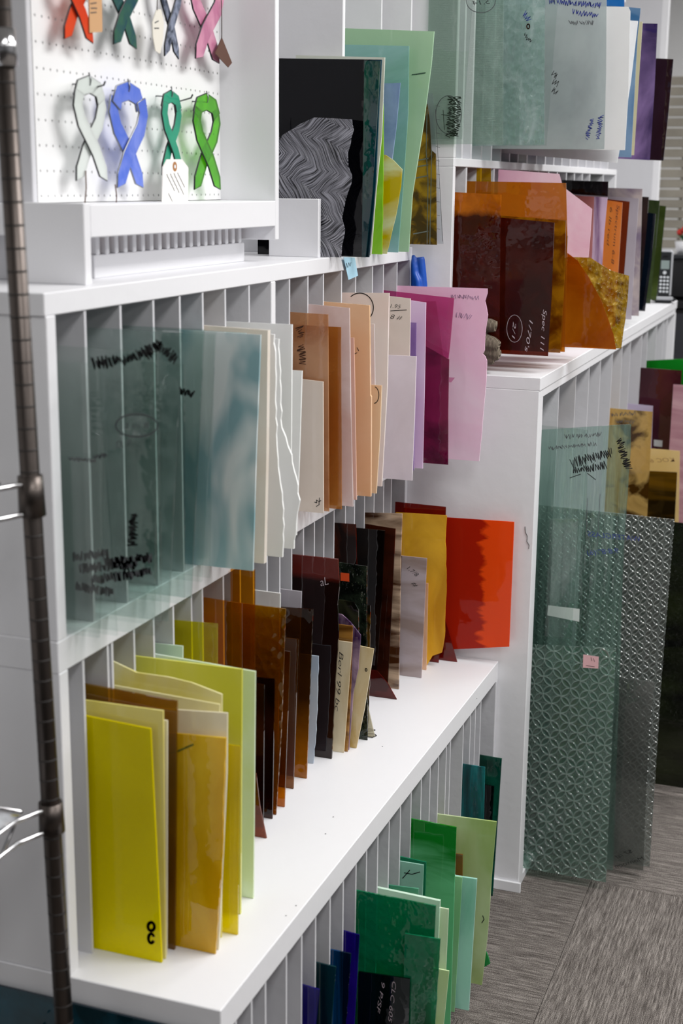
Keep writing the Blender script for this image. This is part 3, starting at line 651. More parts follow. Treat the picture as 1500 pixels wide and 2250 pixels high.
sh('M', 'dark sliver with a jagged gold edge', glass('dark_gold_edge', '#3a2a10', .85, '#15100a', '#6a4c18', 30, trans=.2), edge_mat('#8a6a2c', .9), [(813, 1331), (812, 1480), (808, 1600)], back=-.95, Y=2.45, jag=.001)
sh('M', 'brown and cream streaky sheet rising at the back of the brown group', glass('brown_cream_streak', '#6a4020', .88, '#4a2812', '#d4b494', 10, stretch=(.5, 1, 3), trans=.25, lo=.40, hi=.6), edge_mat('#c8b49c', .95), [(883, 1129), (880, 1225), (876, 1480)], TL=(784, 1126), back=-.96, Y=2.70, th=.004)
sh('M', 'deep brown sheet with orange reflections under the streaky one', glass('deep_red_brown', '#4c1608', .8, '#1a0906', '#6a2a14', 14, stretch=(1.6, 1, .6), trans=.2), E_BRN, [(781, 1152), (785, 1300), (775, 1560)], TL=(736, 1149), back=-1.0, Y=2.53)  # lighter red-brown streaks mixed into the dark body colour
sh('M', 'tall near-black glass sheet with clear edges', glass('near_black_clear', '#20100a', .72, '#0a0605', '#1c100a', 9, trans=.1), edge_mat('#3a2a22', .8), [(845, 1166), (838, 1320), (823, 1527)], TL=(783, 1160), back=-.99, Y=2.655, float=True)
sh('M', 'narrow clear brown sheet with bright edge lines', glass('clear_dark_brown', '#602c18', .3, '#2c120a', '#4c2416', 8, trans=.2), edge_mat('#b49a8c', .9), [(868, 1162), (862, 1300), (850, 1530)], TL=(843, 1158), back=-.95, Y=2.672)
sh('M', 'dark red triangular foot on the ledge below the near-black sheets', glass('dark_red_clear', '#6a140c', .45, '#4a0e0a', '#5c1610', 9, trans=.3), E_BRN, [(828, 1474), (850, 1500), (871, 1535)], back=-.94, Y=2.640)
sh('M', 'maroon sheet directly left of the mauve streaked sheet', glass('maroon', '#4a0c0c', .85, '#2a0a0c', '#3c1012', 9, trans=.2), edge_mat('#4a1c1c', .9), [(882, 1222), (872, 1490)], TL=(860, 1218), back=-.95, Y=2.765)
sh('M', 'grey-mauve wood-streaked sheet with a marker price at its top', glass('mauve_streak', '#b4a6aa', .96, '#b8aab0', '#927e78', 7, stretch=(.6, 1, 2.4), trans=.25), edge_mat('#cfc6c8', .95), [(937, 1227), (925, 1493)], TL=(878, 1221), back=-.9, Y=2.785, id='A28', th=.004)
sh('M', 'slim peach strip beside the mauve streaked sheet', glass('peach_strip', '#e0a878', .92, '#d8a078', '#e6b890', 8, trans=.4), E_PCH, [(940, 1282), (936, 1476)], back=-.93, Y=2.838)
sh('M', 'opaque golden ochre sheet with an uneven right edge', glass('golden_ochre', '#e0a018', .94, '#cc8c18', '#f4b828', 8, stretch=(1.3, 1, .7), trans=.35), edge_mat('#e0a838', .95), [(981, 1133), (978, 1180), (980, 1290), (976, 1400), (970, 1434), (950, 1441), (938, 1446)], TL=(883, 1127), back=-.92, Y=2.868, jag=.0008, th=.004)
sh('M', 'deep red sheet whose dark top shows above the golden ochre sheet', glass('deep_red', '#a01808', .45, '#6a0c0a', '#8c1410', 6, trans=.4), edge_mat('#6a1408', .9), [(979, 1114), (975, 1300), (963, 1459)], TL=(822, 1098), back=-.93, Y=2.895)
sh('M', 'dark red wedge at the foot of the orange-red sheet', glass('dark_red_wedge', '#8c140c', .5, '#7a0e0a', None, 6, trans=.3), edge_mat('#5a0c08', .9), [(972, 1345), (984, 1385), (995, 1424)], back=-.9, Y=2.915)
sh('M', 'bright orange-red sheet overhanging the far end of the ledge', glass('orange_red', '#f03a08', .9, '#a81404', '#f6420a', 16, stretch=(.7, 1, 2), trans=.5, side=('X', -.068, .09, .006), bump=.12, gl=.35), edge_mat('#c02808', .9), [(1129, 1147), (1118, 1421)], TL=(980, 1137), back=-.93, float=True, Y=2.931, id='A32', zback=1)

# ---- bottom slots (L): blues and greens
dkblue = glass('indigo', '#2418a0', .6, '#180a70', '#2c1ca8', 6, trans=.5)
def blu(label, mat, e, ft, tl, **k): sh('L', label, mat, e, [ft, (ft[0]-14, 2330)], TL=tl, **k)
def SY(px): return float(at(*px, X=XLED-.001)[1])
for s_ in (
 ('indigo blue sheet standing furthest to the near end of the bottom slots', dkblue, E_BLU, (701, 2175), (671, 2166), {}),
 ('black-teal sheet in the bottom slot right of the indigo one', glass('black_teal', '#0c3c3c', .8, '#06181c', '#0c3a40', 8, stretch=(4, 1, .3), trans=.2), edge_mat('#1c4a4a', .9), (737, 2125), (699, 2116), {}),
 ('dark steel blue sheet with a rough right edge in the bottom slots', glass('steel_blue', '#0c4a80', .7, '#061828', '#0c5a9a', 10, stretch=(4, 1, .2), trans=.3), E_DKB, (770, 2096), (729, 2087), dict(jag=.0008)),
 ('violet blue sheet behind the dark steel blue one', glass('violet_blue', '#3a10c0', .6, '#20087c', '#3c14b8', 6, trans=.5), E_BLU, (789, 2055), (757, 2046), {}),
 ('seafoam green textured sheet with dark rippled lower half', glass('seafoam_ripple', '#109866', .6, '#0c8456', '#74d0b0', 14, side=('Z', .455, .05, .012), trans=.5, bump=.9, bscale=40), edge_mat('#8ecbb0', .9), (957, 1991), (786, 1957), dict(id='B8')),
 ('thick mint sheet with a rounded corner in the bottom slots', glass('thick_mint', '#c0ecd0', .92, '#c0ecc8', '#d8f6e0', 6, trans=.5), E_MINT, (966, 1980), (830, 1951), dict(th=.006, dy=.035)),
 ('small teal sheet with pale top edge above the thick mint sheet', glass('small_teal', '#58b894', .7, '#2f8f70', '#74bc9c', 7, trans=.4), E_MINT, (919, 1953), (856, 1945), {}),
 ('bottle green sheet with a pale lip, behind the small teal sheets', glass('bottle_green_lip', '#108a5c', .7, '#107a54', '#2c9c74', 7, trans=.4), edge_mat('#1c9a6a', .9), (936, 1895), (882, 1883), dict(dy=.012)),
 ('grey-green sheet with a dark marker stroke', glass('grey_green', '#90c8b4', .8, '#88c4b0', '#a4d6c4', 7, trans=.4), E_MINT, (930, 1901), (882, 1893), dict(id='B5')),
 ('mottled emerald and lime sheet', glass('mottled_emerald', '#109830', .85, '#6cd090', '#0a7c18', 9, stretch=(.7, 1, 2.2), trans=.5, side=('Z', .35, .22, .03)), edge_mat('#2c7a44', .9), (1002, 1818), (907, 1800), {}),
 ('dark clear teal sheet with glossy streaks', glass('dark_clear_teal', '#045a5a', .55, '#033c40', '#0a8a90', 14, stretch=(3, 1, .5), trans=.3, bump=.6), edge_mat('#0c4a4a', .9), (1065, 1686), (1018, 1679), {}),
 ):
    lb, mt, ed, ft, tl, k = s_; dy = k.pop('dy', 0)
    sh('L', lb, mt, ed, [ft, (ft[0]-16, 2330)], TL=tl, Y=SY(tl)+dy, back=XLED-.12, **k)
sh('L', 'dark forest green transparent sheet with white handwriting, frontmost of the greens', glass('forest_green_clear', '#30a070', .55, '#107048', '#1ca070', 6, trans=.3, bump=.5, bscale=40), edge_mat('#2c8a64', .9), [(967, 2064), (951, 2330)], TL=(905, 2054), Y=SY((786, 1957))-.012, TLend=(889, 2052), id='B9', jag=.0005)
sh('L', 'black-green offcut with white letters in front of the forest green sheet', glass('black_green', '#04100e', .93, '#020608', '#04140f', 6, trans=.1), E_DK, [(900, 2151), (896, 2330)], TL=(800, 2137), Y=SY((786, 1957))-.018, TLend=(787, 2135), id='B9b')
sh('L', 'pale cream green narrow sheet right of the thick mint sheet', glass('cream_green', '#e0f4cc', .93, '#dcf0c8', '#ecf8dc', 6, trans=.5), edge_mat('#e0ecd0', .95), [(985, 1998), (970, 2330)], Y=SY((830, 1951))+.05, back=-.76)
sh('L', 'pale yellow-green slanted offcut, foremost of the pale greens', glass('pale_yellow_green', '#d4ecac', .92, '#d4eca8', '#e4f4c8', 6, trans=.5), edge_mat('#dcecc0', .95), [(986, 2134), (966, 2330)], Y=SY((830, 1951))+.024, back=-.72)
sh('L', 'light apple green sheet beside the aqua one', glass('light_green', '#90d094', .9, '#84c888', '#aadcac', 5, trans=.55), edge_mat('#98d0a8', .95), [(1015, 1928), (998, 2220)], TL=(935, 1918), back=-.80, Y=2.385)
sh('L', 'aqua sheet with a pale frosted edge reaching the carpet', glass('aqua_opal', '#9cdccc', .9, '#88ccb8', '#b8ecdf', 6, stretch=(2, 1, .7), trans=.5), edge_mat('#c0ece4', .95), [(1047, 1932), (1029, 2220)], TL=(1000, 1925), back=-.76, Y=2.40, th=.005)
sh('L', 'large olive and lime wispy sheet, tallest of the greens', glass('olive_lime_wisp', '#b4cc78', .9, '#a4c068', '#d0e0ac', 5, stretch=(1.3, 1, .6), trans=.55), edge_mat('#cfe0a8', .95), [(1090, 1806), (1079, 1930), (1075, 2000), (1070, 2060), (1058, 2168)], TL=(947, 1787), back=-.8, Y=2.497, th=.004, id='B1')
sh('L', 'small brown amber strip showing behind the light green sheet', glass('brown_amber_small', '#7a4810', .7, '#6a3c10', '#8a5c1c', 9, trans=.3), E_AMB, [(1016, 1878), (1014, 2100)], TL=(1000, 1876), back=-.72, Y=2.445)
sh('L', 'small bright green shard poking out near the carpet', glass('green_shard', '#0a7a34', .8, '#0c7a34', '#12903e', 9, trans=.3), E_GRN, [(1068, 2092), (1073, 2105), (1076, 2122), (1064, 2125)], back=-.66, Y=2.515, float=True, flat_back=True)
sh('L', 'dark bottle green sheet next to the tall rack side', glass('dark_bottle_green', '#0a5040', .6, '#0a3028', '#1a6a54', 10, trans=.3, bump=.4), edge_mat('#0c5a48', .9), [(1102, 1667), (1082, 1968)], TL=(1044, 1657), back=-.80, Y=2.86)
sh('L', 'black sheet with fine silver edge lines in front of the bottle green one', glass('black_clear', '#060a0a', .9, '#030505', '#0a1010', 10, trans=.1), edge_mat('#5a6a66', .9), [(1085, 1728), (1072, 1960)], TL=(1052, 1722), back=-.78, Y=2.835)

# ---- middle row (C): clear, white, peach, pink
clr = [glass('clear_sheet_%s' % w_, t_, 0, '#9ab4b0', None, 6, bump=b_, bscale=30, gloss=.02, pat=p_, gl=1.2) for w_, t_, b_, p_ in
       (('plain', '#eef3f1', .08, None), ('seedy', '#e8efec', .5, None), ('rippled', '#dce6e3', .9, 'hammer'), ('wavy', '#ccdcd8', .5, None))]
cl = [((226, 1010), (218, 1372), 1.515), ((216, 800), (256, 1390), 1.532), ((345, 772), (338, 1392), 1.55), ((352, 790), (352, 1388), 1.59), ((398, 730), (368, 1384), 1.61),
      ((404, 800), (404, 1330), 1.69), ((447, 724), (419, 1312), 1.72), ((474, 728), (442, 1268), 1.80), ((470, 735), (459, 1272), 1.825)]
names = ['low clear sheet, frontmost in the middle row near the metal post', 'clear sheet with faint edge near the front of the middle row', 'clear seedy sheet marked with a circled number',
         'clear sheet with a dark bottom edge in the middle row', 'clear rippled sheet with scribbled marker along its top', 'shorter clear sheet among the middle row', 'tall wavy clear sheet with a dark green edge',
         'clear sheet overlapping the wispy aqua sheet', 'clear sheet just in front of the wispy aqua sheet']
for i, (ft, fb, y) in enumerate(cl):
    sh('C', names[i], clr[(0, 0, 1, 0, 2, 1, 3, 0, 0)[i]], E_CLR, [ft, fb], Y=y, back=-1.15 if i < 5 else -1.08, id='K%d' % i, th=.0035)
sh('C', 'wispy aqua and white swirled sheet', glass('wispy_aqua', '#b4d4d4', .8, '#94bcc4', '#f4fcfc', 9, stretch=(1.3, 1, .6), trans=.4, detail=2, lo=.42, hi=.60), edge_mat('#b4d0cc', .9), [(572, 736), (562, 1000), (555, 1249)], TL=(450, 728), back=-1.05, Y=1.885, th=.004, id='wisp')
sh('C', 'translucent pale aqua sheet behind the swirled one', glass('pale_aqua', '#c4dcd8', .6, '#bcd8d8', '#dceceb', 5, trans=.6), edge_mat('#c4d8d4', .9), [(540, 732), (530, 1255)], Y=1.895, TL=(470, 728), back=-1.05)
sh('C', 'cream sheet with a thick beige edge', glass('beige_opal', '#ece0d0', .95, '#ece0d0', '#f4ece0', 6, trans=.5), edge_mat('#d8c4ac', .95), [(588, 726), (585, 1000), (580, 1242)], TL=(453, 716), Y=1.93, th=.010, back=-1.05)
wop = glass('bright_white_opal', '#f6f8f4', .97, '#f6f8f4', '#ffffff', 7, trans=.25, stretch=(1, 1, .5))
sh('C', 'ragged white opal sheet next to the beige edged sheet', wop, E_WHITE, [(602, 735), (606, 900), (608, 990), (622, 1120), (620, 1213)], Y=1.975, back=-1.0, jag=.0015, th=.005)
sh('C', 'curling white opal sheet with a bulging right edge', wop, E_WHITE, [(612, 745), (618, 940), (640, 1000), (658, 1100), (652, 1130), (645, 1197)], Y=2.03, back=-.98, jag=.0015, th=.005)
sh('C', 'tall white opal sheet with a square upper corner', wop, E_WHITE, [(641, 713), (639, 1000), (636, 1200)], TL=(552, 709), Y=2.055, back=-1.05, id='C3b', th=.004)
sh('C', 'white opal sheet, shorter, left of the sand coloured one', wop, E_WHITE, [(663, 815), (657, 1010), (650, 1196)], TL=(600, 812), Y=2.115, back=-.99, th=.004)
sh('C', 'plain sand coloured opaque sheet with a small tick mark', glass('sand_opal', '#dccebe', .97, '#e0d0c0', '#e6d8ca', 3, trans=.35), edge_mat('#e8dccc', .95), [(709, 839), (710, 1127)], TL=(662, 833), Y=2.283, back=-.97, id='C4', th=.004)
sh('C', 'clear peach brown sheet with scribbled writing', glass('clear_peach_brown', '#e0ac78', .45, '#cc9868', '#dcb088', 6, trans=.5), edge_mat('#7a4a2c', .9), [(720, 691), (722, 1123)], TL=(643, 686), Y=2.30, back=-.98, id='C5a')
sh('C', 'clear toffee brown sheet with a dark front edge', glass('clear_toffee', '#c88838', .4, '#b87830', '#c88c44', 6, trans=.5), edge_mat('#4a2a18', .9), [(748, 719), (750, 1113)], TL=(660, 714), Y=2.325, back=-.97)
sh('C', 'milky pink sheet behind the peach brown ones', glass('milky_pink', '#f0dcd8', .75, '#ecd8d4', '#f8ecec', 5, trans=.5), edge_mat('#f0e0dc', .95), [(767, 677), (770, 900), (775, 1113)], TL=(645, 665), Y=2.353, back=-1.0, th=.004)
sh('C', 'slender salmon sheet between the milky pink and apricot ones', glass('salmon', '#ecbca8', .92, '#ecbca8', '#f0c8b8', 6, trans=.4), edge_mat('#eec8b4', .95), [(777, 742), (779, 850), (783, 1095)], Y=2.408, back=-.95)
sh('C', 'broad apricot sheet with a pale step halfway down', glass('apricot', '#f4c090', .94, '#f0bc88', '#f8cfa4', 4, trans=.45), edge_mat('#f4d0a8', .95), [(811, 671), (813, 868), (815, 872), (814, 1091)], TL=(727, 664), Y=2.445, back=-1.0, th=.006, id='C7')
sh('C', 'small apricot sheet with part of a marker circle', glass('small_apricot', '#f6cfa0', .94, '#f4c898', '#f8d8b0', 4, trans=.45), edge_mat('#f4d8b4', .95), [(838, 847), (834, 960), (826, 1090)], Y=2.475, back=-.95, id='C8', th=.004)
sh('C', 'pale blush sheet with a large dark marker arc at its top', glass('blush', '#f6e0d8', .95, '#f6e0d8', '#faece4', 4, trans=.45), edge_mat('#f4e4dc', .95), [(854, 644), (850, 850), (838, 1072)], TL=(757, 643), Y=2.54, back=-1.0, id='C9', th=.005)
sh('C', 'narrow white strip with a pink tip', glass('white_pink', '#eadfe0', .9, '#ead4d8', '#eee6e6', 6, trans=.4), E_PK, [(822, 712), (824, 900), (822, 1080)], Y=2.49, back=-.96)
sh('C', 'beige sheet with a handwritten price at its top', glass('beige_price', '#e8d8cc', .96, '#eadacd', '#eee2d8', 4, trans=.4), edge_mat('#ecdcd0', .95), [(901, 656), (898, 900), (890, 1040)], TL=(857, 651), Y=2.65, back=-.97, id='C10', th=.004)
sh('C', 'pale lavender white sheet, low and wide', glass('lavender_white', '#e8dee8', .95, '#e8dde6', '#f2e8f2', 8, trans=.4), edge_mat('#ece2ec', .95), [(914, 783), (910, 920), (905, 1045)], TL=(852, 780), Y=2.615, back=-.96, th=.004)
sh('C', 'pale lilac sheet with a crisp corner', glass('lilac', '#e8cce8', .93, '#e8c4ea', '#f2daf6', 6, trans=.5), edge_mat('#ecd8f0', .95), [(935, 665), (932, 850), (928, 1025)], TL=(901, 660), Y=2.74, back=-.97, th=.004)
sh('C', 'small violet tinted strip in front of the lilac sheet', glass('violet_strip', '#a888c8', .6, '#a284c0', '#b89cd4', 6, trans=.4), edge_mat('#584868', .9), [(914, 709), (912, 850), (909, 1020)], Y=2.715, back=-.95)
sh('C', 'dark plum sheet against the pink sheets', glass('dark_plum', '#7a1040', .62, '#5c1038', '#8c1c50', 9, trans=.35, bump=.3), edge_mat('#5a1234', .9), [(986, 790), (984, 900), (984, 1014)], TL=(934, 740), Y=2.80, back=-.95, id='C13b')
sh('C', 'transparent magenta sheet with a slanting cut edge', glass('clear_magenta', '#d0609c', .25, '#c04484', '#d070a0', 8, trans=.5), edge_mat('#6a2448', .85), [(997, 655), (988, 760), (976, 860), (972, 1010)], TL=(864, 640), Y=2.825, back=-.98)
sh('C', 'triangular clear pink offcut with a thin dark edge', glass('clear_pink_offcut', '#e8b0cc', .1, '#d8a0c0', None, 6), edge_mat('#5a2c48', .9), [(957, 662), (978, 860), (994, 990), (991, 840)], Y=2.84, back=-.93, TL=(950, 662), float=True)
sh('C', 'largest pink opal sheet with a notched right edge', glass('pink_opal', '#ecc4dc', .96, '#f4bcdc', '#f8d8ec', 4, trans=.25), edge_mat('#f0d4e4', .95), [(1070, 634), (1070, 645), (1065, 662), (1069, 680), (1071, 692), (1067, 720), (1065, 742), (1064, 770), (1060, 778), (1066, 784), (1069, 792), (1068, 830), (1062, 900), (1058, 950), (1052, 1014)], TL=(880, 628), Y=2.862, back=-.96, id='C14', th=.004, jag=.0004)

# ---- on top of the stepped rack (D)
sh('D', 'charcoal sheet with feathered silver chevrons and a torn edge', glass('feathered_charcoal', '#30303c', .96, '#101018', '#a4a4b0', 40, trans=.05, bump=.8, lo=.38, hi=.68, gloss=.15, pat='feather'), edge_mat('#a8acb8', .9), [(772, 262), (776, 285), (763, 335), (764, 365), (772, 385), (770, 405), (758, 440), (750, 480), (757, 505), (750, 540), (748, 565)], TL=(690, 258), mid=[(613, 310), (620, 297), (660, 272), (690, 258)], TLend=(609, 312), Y=2.452, jag=.0012, flatb=True)
sh('D', 'large glossy near-black navy sheet with blue-green right side', glass('black_navy', '#0a1a3c', .97, '#08080d', '#0c4050', 12, side=('X', .0, .05, .012), trans=.1, gl=.6), edge_mat('#1c3c4c', .9), [(838, 131), (833, 220), (825, 400), (810, 566)], TL=(613, 128), Y=2.485, back=-1.08, th=.004)
sh('D', 'teal-green backed sheet glimpsed along the navy sheet edge', glass('teal_dark_green', '#045a5c', .75, '#063c44', '#0c5c3c', 8, stretch=(2, 1, .4), trans=.3), edge_mat('#0c6a5c', .9), [(835, 134), (829, 240), (818, 420), (803, 560)], TL=(806, 133), TLend=(800, 133), Y=2.478)
sh('D', 'white sheet edge directly behind the navy sheet', glass('white_edge_opal', '#dde2d4', .93, '#dde0d0', '#e8ece0', 8, trans=.4), E_WHITE, [(845, 126), (838, 300), (826, 420), (815, 552)], TL=(760, 124), Y=2.55, back=-1.03)
sh('D', 'lime green strip with a wavy edge', glass('lime_green', '#8cd818', .85, '#7ac80c', '#a4dc3c', 14, trans=.5), edge_mat('#9cdc3c', .95), [(841, 160), (842, 300), (841, 420), (839, 549)], Y=2.60, back=-.99, jag=.0006)
sh('D', 'irregular golden yellow and white wispy piece', glass('yellow_white_wisp', '#e0c820', .85, '#d4b800', '#e8ecc0', 8, stretch=(.6, 1, 1.4), trans=.5, lo=.45, hi=.6), edge_mat('#e0d060', .95), [(846, 340), (864, 352), (883, 372), (880, 410), (868, 480), (858, 520), (849, 548)], Y=2.622, back=-1.0, jag=.0005)
sh('D', 'small cornflower blue sheet inside the aqua one', glass('cornflower', '#9cb4e0', .6, '#94a8d8', '#a8bce4', 9, trans=.5), edge_mat('#a0b8e4', .9), [(879, 182), (870, 280), (855, 400), (850, 545)], Y=2.64, TL=(850, 183), back=-.99)
sh('D', 'transparent aqua sheet in front of the pale green one', glass('clear_aqua', '#b0dcd4', .7, '#9cccc4', '#b4dce0', 4, trans=.55), edge_mat('#b8e0d4', .9), [(898, 101), (896, 250), (886, 400), (874, 546)], TL=(757, 98), Y=2.69, back=-1.06)
sh('D', 'broad pale celadon green sheet leaning outward at top', glass('celadon', '#b0d4ac', .92, '#a8d0a8', '#bce0b8', 3, trans=.55), edge_mat('#c8e6c4', .95), [(953, 69), (947, 140), (930, 270), (905, 430), (897, 546)], TL=(757, 62), Y=2.72, back=-1.06, th=.005, id='D6')
sh('D', 'mottled amber panel with solder lines, corner of the stepped rack', glass('mottled_amber', '#8a6808', .7, '#4a3004', '#a88410', 26, trans=.45, lo=.45, hi=.6), edge_mat('#8a7434', .9), [(938, 228), (943, 262), (947, 330), (957, 338), (959, 538)], Y=2.905, back=-.98, float=True, id='D7', xbk=(898, 538), TL=(930, 228))
sh('D', 'clear chamfered sheet with faint scoring, just right of the mottled amber one', glass('clear_bevel', '#e0e4e8', .05, '#c0c4c8', None, 8, bump=.3), edge_mat('#30343a', .9), [(950, 205), (955, 300), (963, 400), (973, 536)], Y=2.918, back=-.97, float=True, id='D8', TL=(944, 205))

# ---- top right row (E): clear and white above the shelf
def e_(lb, mt, ed, fr, y, **k): sh(k.pop('tr', 'E'), lb, mt, ed, fr, Y=y, float=True, **k)
e_('clear sheet with wire-like grid texture and a circled marker note', glass('clear_grid', '#dce8e0', .10, '#b4c4bc', '#c0d0c8', 5, pat='grid', bump=.8), E_CLR, [(1105, -60), (1104, 317)], 2.9532, id='E1', th=.004, TLend=(943, -60), tr='E0')
e_('clear sheet with a slanting edge line', clr[0], E_CLR, [(1042, -60), (1014, 306)], 2.949, TLend=(943, -60), tr='E0')
e_('clear sheet overlapping the grid textured one', clr[0], E_CLR, [(1146, -60), (1140, 318)], 3.13, TL=(1100, -60))
e_('clear rippled water-texture sheet', glass('clear_water', '#c0d8d0', .2, '#b4ccc8', '#e4f0f0', 26, bump=1, bscale=60, pat='hammer', stretch=(1, 1, .6), lo=.5, hi=.66, gl=2.5), E_CLR2, [(1197, -60), (1195, 318)], 3.17, th=.004, id='E3')
e_('clear sheet with a tilted dark edge and vertical writing', clr[0], E_CLR, [(1228, -40), (1200, 320)], 3.23, id='E3b')
e_('smooth pale grey sheet with blue handwriting', glass('frosted_grey', '#d0d8d8', .5, '#b4bcbe', '#c8d0d0', 3, trans=.6), E_CLR2, [(1332, -60), (1331, 150), (1327, 328)], 3.33, id='E4')
e_('large plain white opal sheet drooping over the shelf lip', glass('soft_white_opal', '#e4e6e8', .96, '#e0e1e5', '#e8eaec', 2, trans=.4), E_WHITE, [(1401, 46), (1385, 180), (1366, 300), (1355, 358)], 3.42, TL=(1330, 42), id='E5', th=.004)
e_('second white opal sheet with rounded top corner', glass('soft_white_opal_b', '#e0e0e0', .95, '#dcdcdc', '#e6e6e6', 2, trans=.4), E_WHITE, [(1380, 15), (1384, 24), (1380, 200), (1372, 330)], 3.37, TL=(1320, 14), th=.004)
e_('slim dark green-black sheet edge behind the white opal', glass('slate_dark', '#2c302c', .9, '#22241f', '#30342e', 6, trans=.1), E_DK, [(1400, 60), (1378, 332)], 3.52, TL=(1385, 58))
e_('cream sheet with a bright edge beside the purple one', glass('cream_pale', '#d8d2a8', .95, '#d0caa0', '#dcd6b4', 4, trans=.4), E_CREAM, [(1411, 48), (1392, 341)], 3.60, TL=(1390, 46), th=.004)
e_('blue and violet sheet peeking above the cream one', glass('blue_violet', '#3c6a9c', .85, '#2c5c8c', '#6a8cae', 8, trans=.4), E_BLU, [(1407, 18), (1400, 80), (1386, 346)], 3.50, TL=(1383, 16))
e_('royal blue sheet just reaching the top of the picture', glass('royal_blue', '#1c6cc0', .85, '#1464b8', '#1c74c8', 6, trans=.4), E_BLU, [(1371, -20), (1371, 12), (1368, 60)], 3.64, TL=(1338, -20))
e_('streaked purple sheet beside the cream edged one', glass('purple_wisp', '#583c80', .9, '#3c2860', '#8a6cae', 8, stretch=(1.4, 1, .7), trans=.35), edge_mat('#8c70b0', .9), [(1444, 52), (1437, 200), (1427, 352)], 3.74, TL=(1409, 51))
e_('dark aubergine brown sheet, rightmost of the top row', glass('aubergine', '#2c1820', .95, '#241418', '#2e1a20', 4, trans=.1), E_DK, [(1479, 130), (1468, 250), (1457, 353)], 3.84, TL=(1442, 128))

# ---- on top of the tall rack (F)
sh('F', 'amber brown hammered sheet against the upper rack end', glass('amber_hammered', '#b85a18', .75, '#48140c', '#c06a14', 30, side=('Z', .300, .03, .008), trans=.4, bump=.8, bscale=30, gl=.6), edge_mat('#d09060', .8), [(1100, 428), (1098, 600), (1095, 782)], TL=(997, 422), th=.004, Y=2.993)
sh('F', 'dark red-brown sheet with white marker writing and a circle', glass('dark_red_brown', '#8a2c10', .5, '#34100a', '#5c1e10', 4, trans=.25, gl=.5), edge_mat('#a05a40', .8), [(1217, 489), (1212, 640), (1203, 785)], TL=(1100, 478), id='F2', Y=3.018)
sh('F', 'golden amber sheet, top edge level above the brown ones', glass('golden_amber', '#dc9428', .35, '#c88820', '#b46c14', 5, trans=.6, var=.2), E_AMB, [(1243, 402), (1246, 520), (1240, 770)], TL=(1030, 398), id='F3', Y=3.11)
sh('F', 'second amber sheet with a darker mottled corner', glass('mottled_honey', '#9c5a08', .5, '#7a4408', '#b07810', 22, trans=.4), E_AMB, [(1243, 484), (1240, 600), (1230, 772)], TL=(1158, 478), Y=3.09)
sh('F', 'slim brown amber sheet right of the dark red-brown one', glass('brown_amber', '#7c3c06', .55, '#5c2c06', '#7a4208', 6, trans=.3), E_AMB, [(1247, 518), (1233, 769)], Y=3.15)
sh('F', 'small clear yellow sheet showing above the golden amber', glass('clear_yellow_hammered', '#c89c08', .15, '#b08808', None, 6, pat='hammer', bump=.8), E_AMB, [(1078, 370), (1078, 700)], TL=(1030, 368), Y=3.135, back=-.87)
sh('F', 'quarter-round orange amber piece', glass('orange_amber', '#c86a08', .5, '#a85404', '#c07010', 5, trans=.5, bump=.1, gl=.6), edge_mat('#d89030', .8), [(1246, 556), (1268, 572), (1292, 608), (1318, 655), (1335, 700), (1347, 735), (1353, 766)], id='F5', Y=3.21)
sh('F', 'textured gold sheet with a crumbled sparkling edge', glass('gold_hammered', '#c8a018', .5, '#8a6c10', '#d4b448', 40, trans=.4, bump=1, bscale=90, pat='hammer', gl=2), edge_mat('#7c7040', .9), [(1296, 566), (1340, 594), (1381, 606), (1378, 660), (1372, 710), (1364, 766)], jag=.0006, Y=3.235)
sh('F', 'pink opal polygon with a slanted corner', glass('pink_mottled', '#e0a4c0', .9, '#ecacc8', '#f8d0e0', 9, trans=.3), E_PK, [(1228, 382), (1236, 410), (1300, 459), (1296, 520), (1286, 640), (1280, 740)], TL=(1118, 374), Y=3.335)
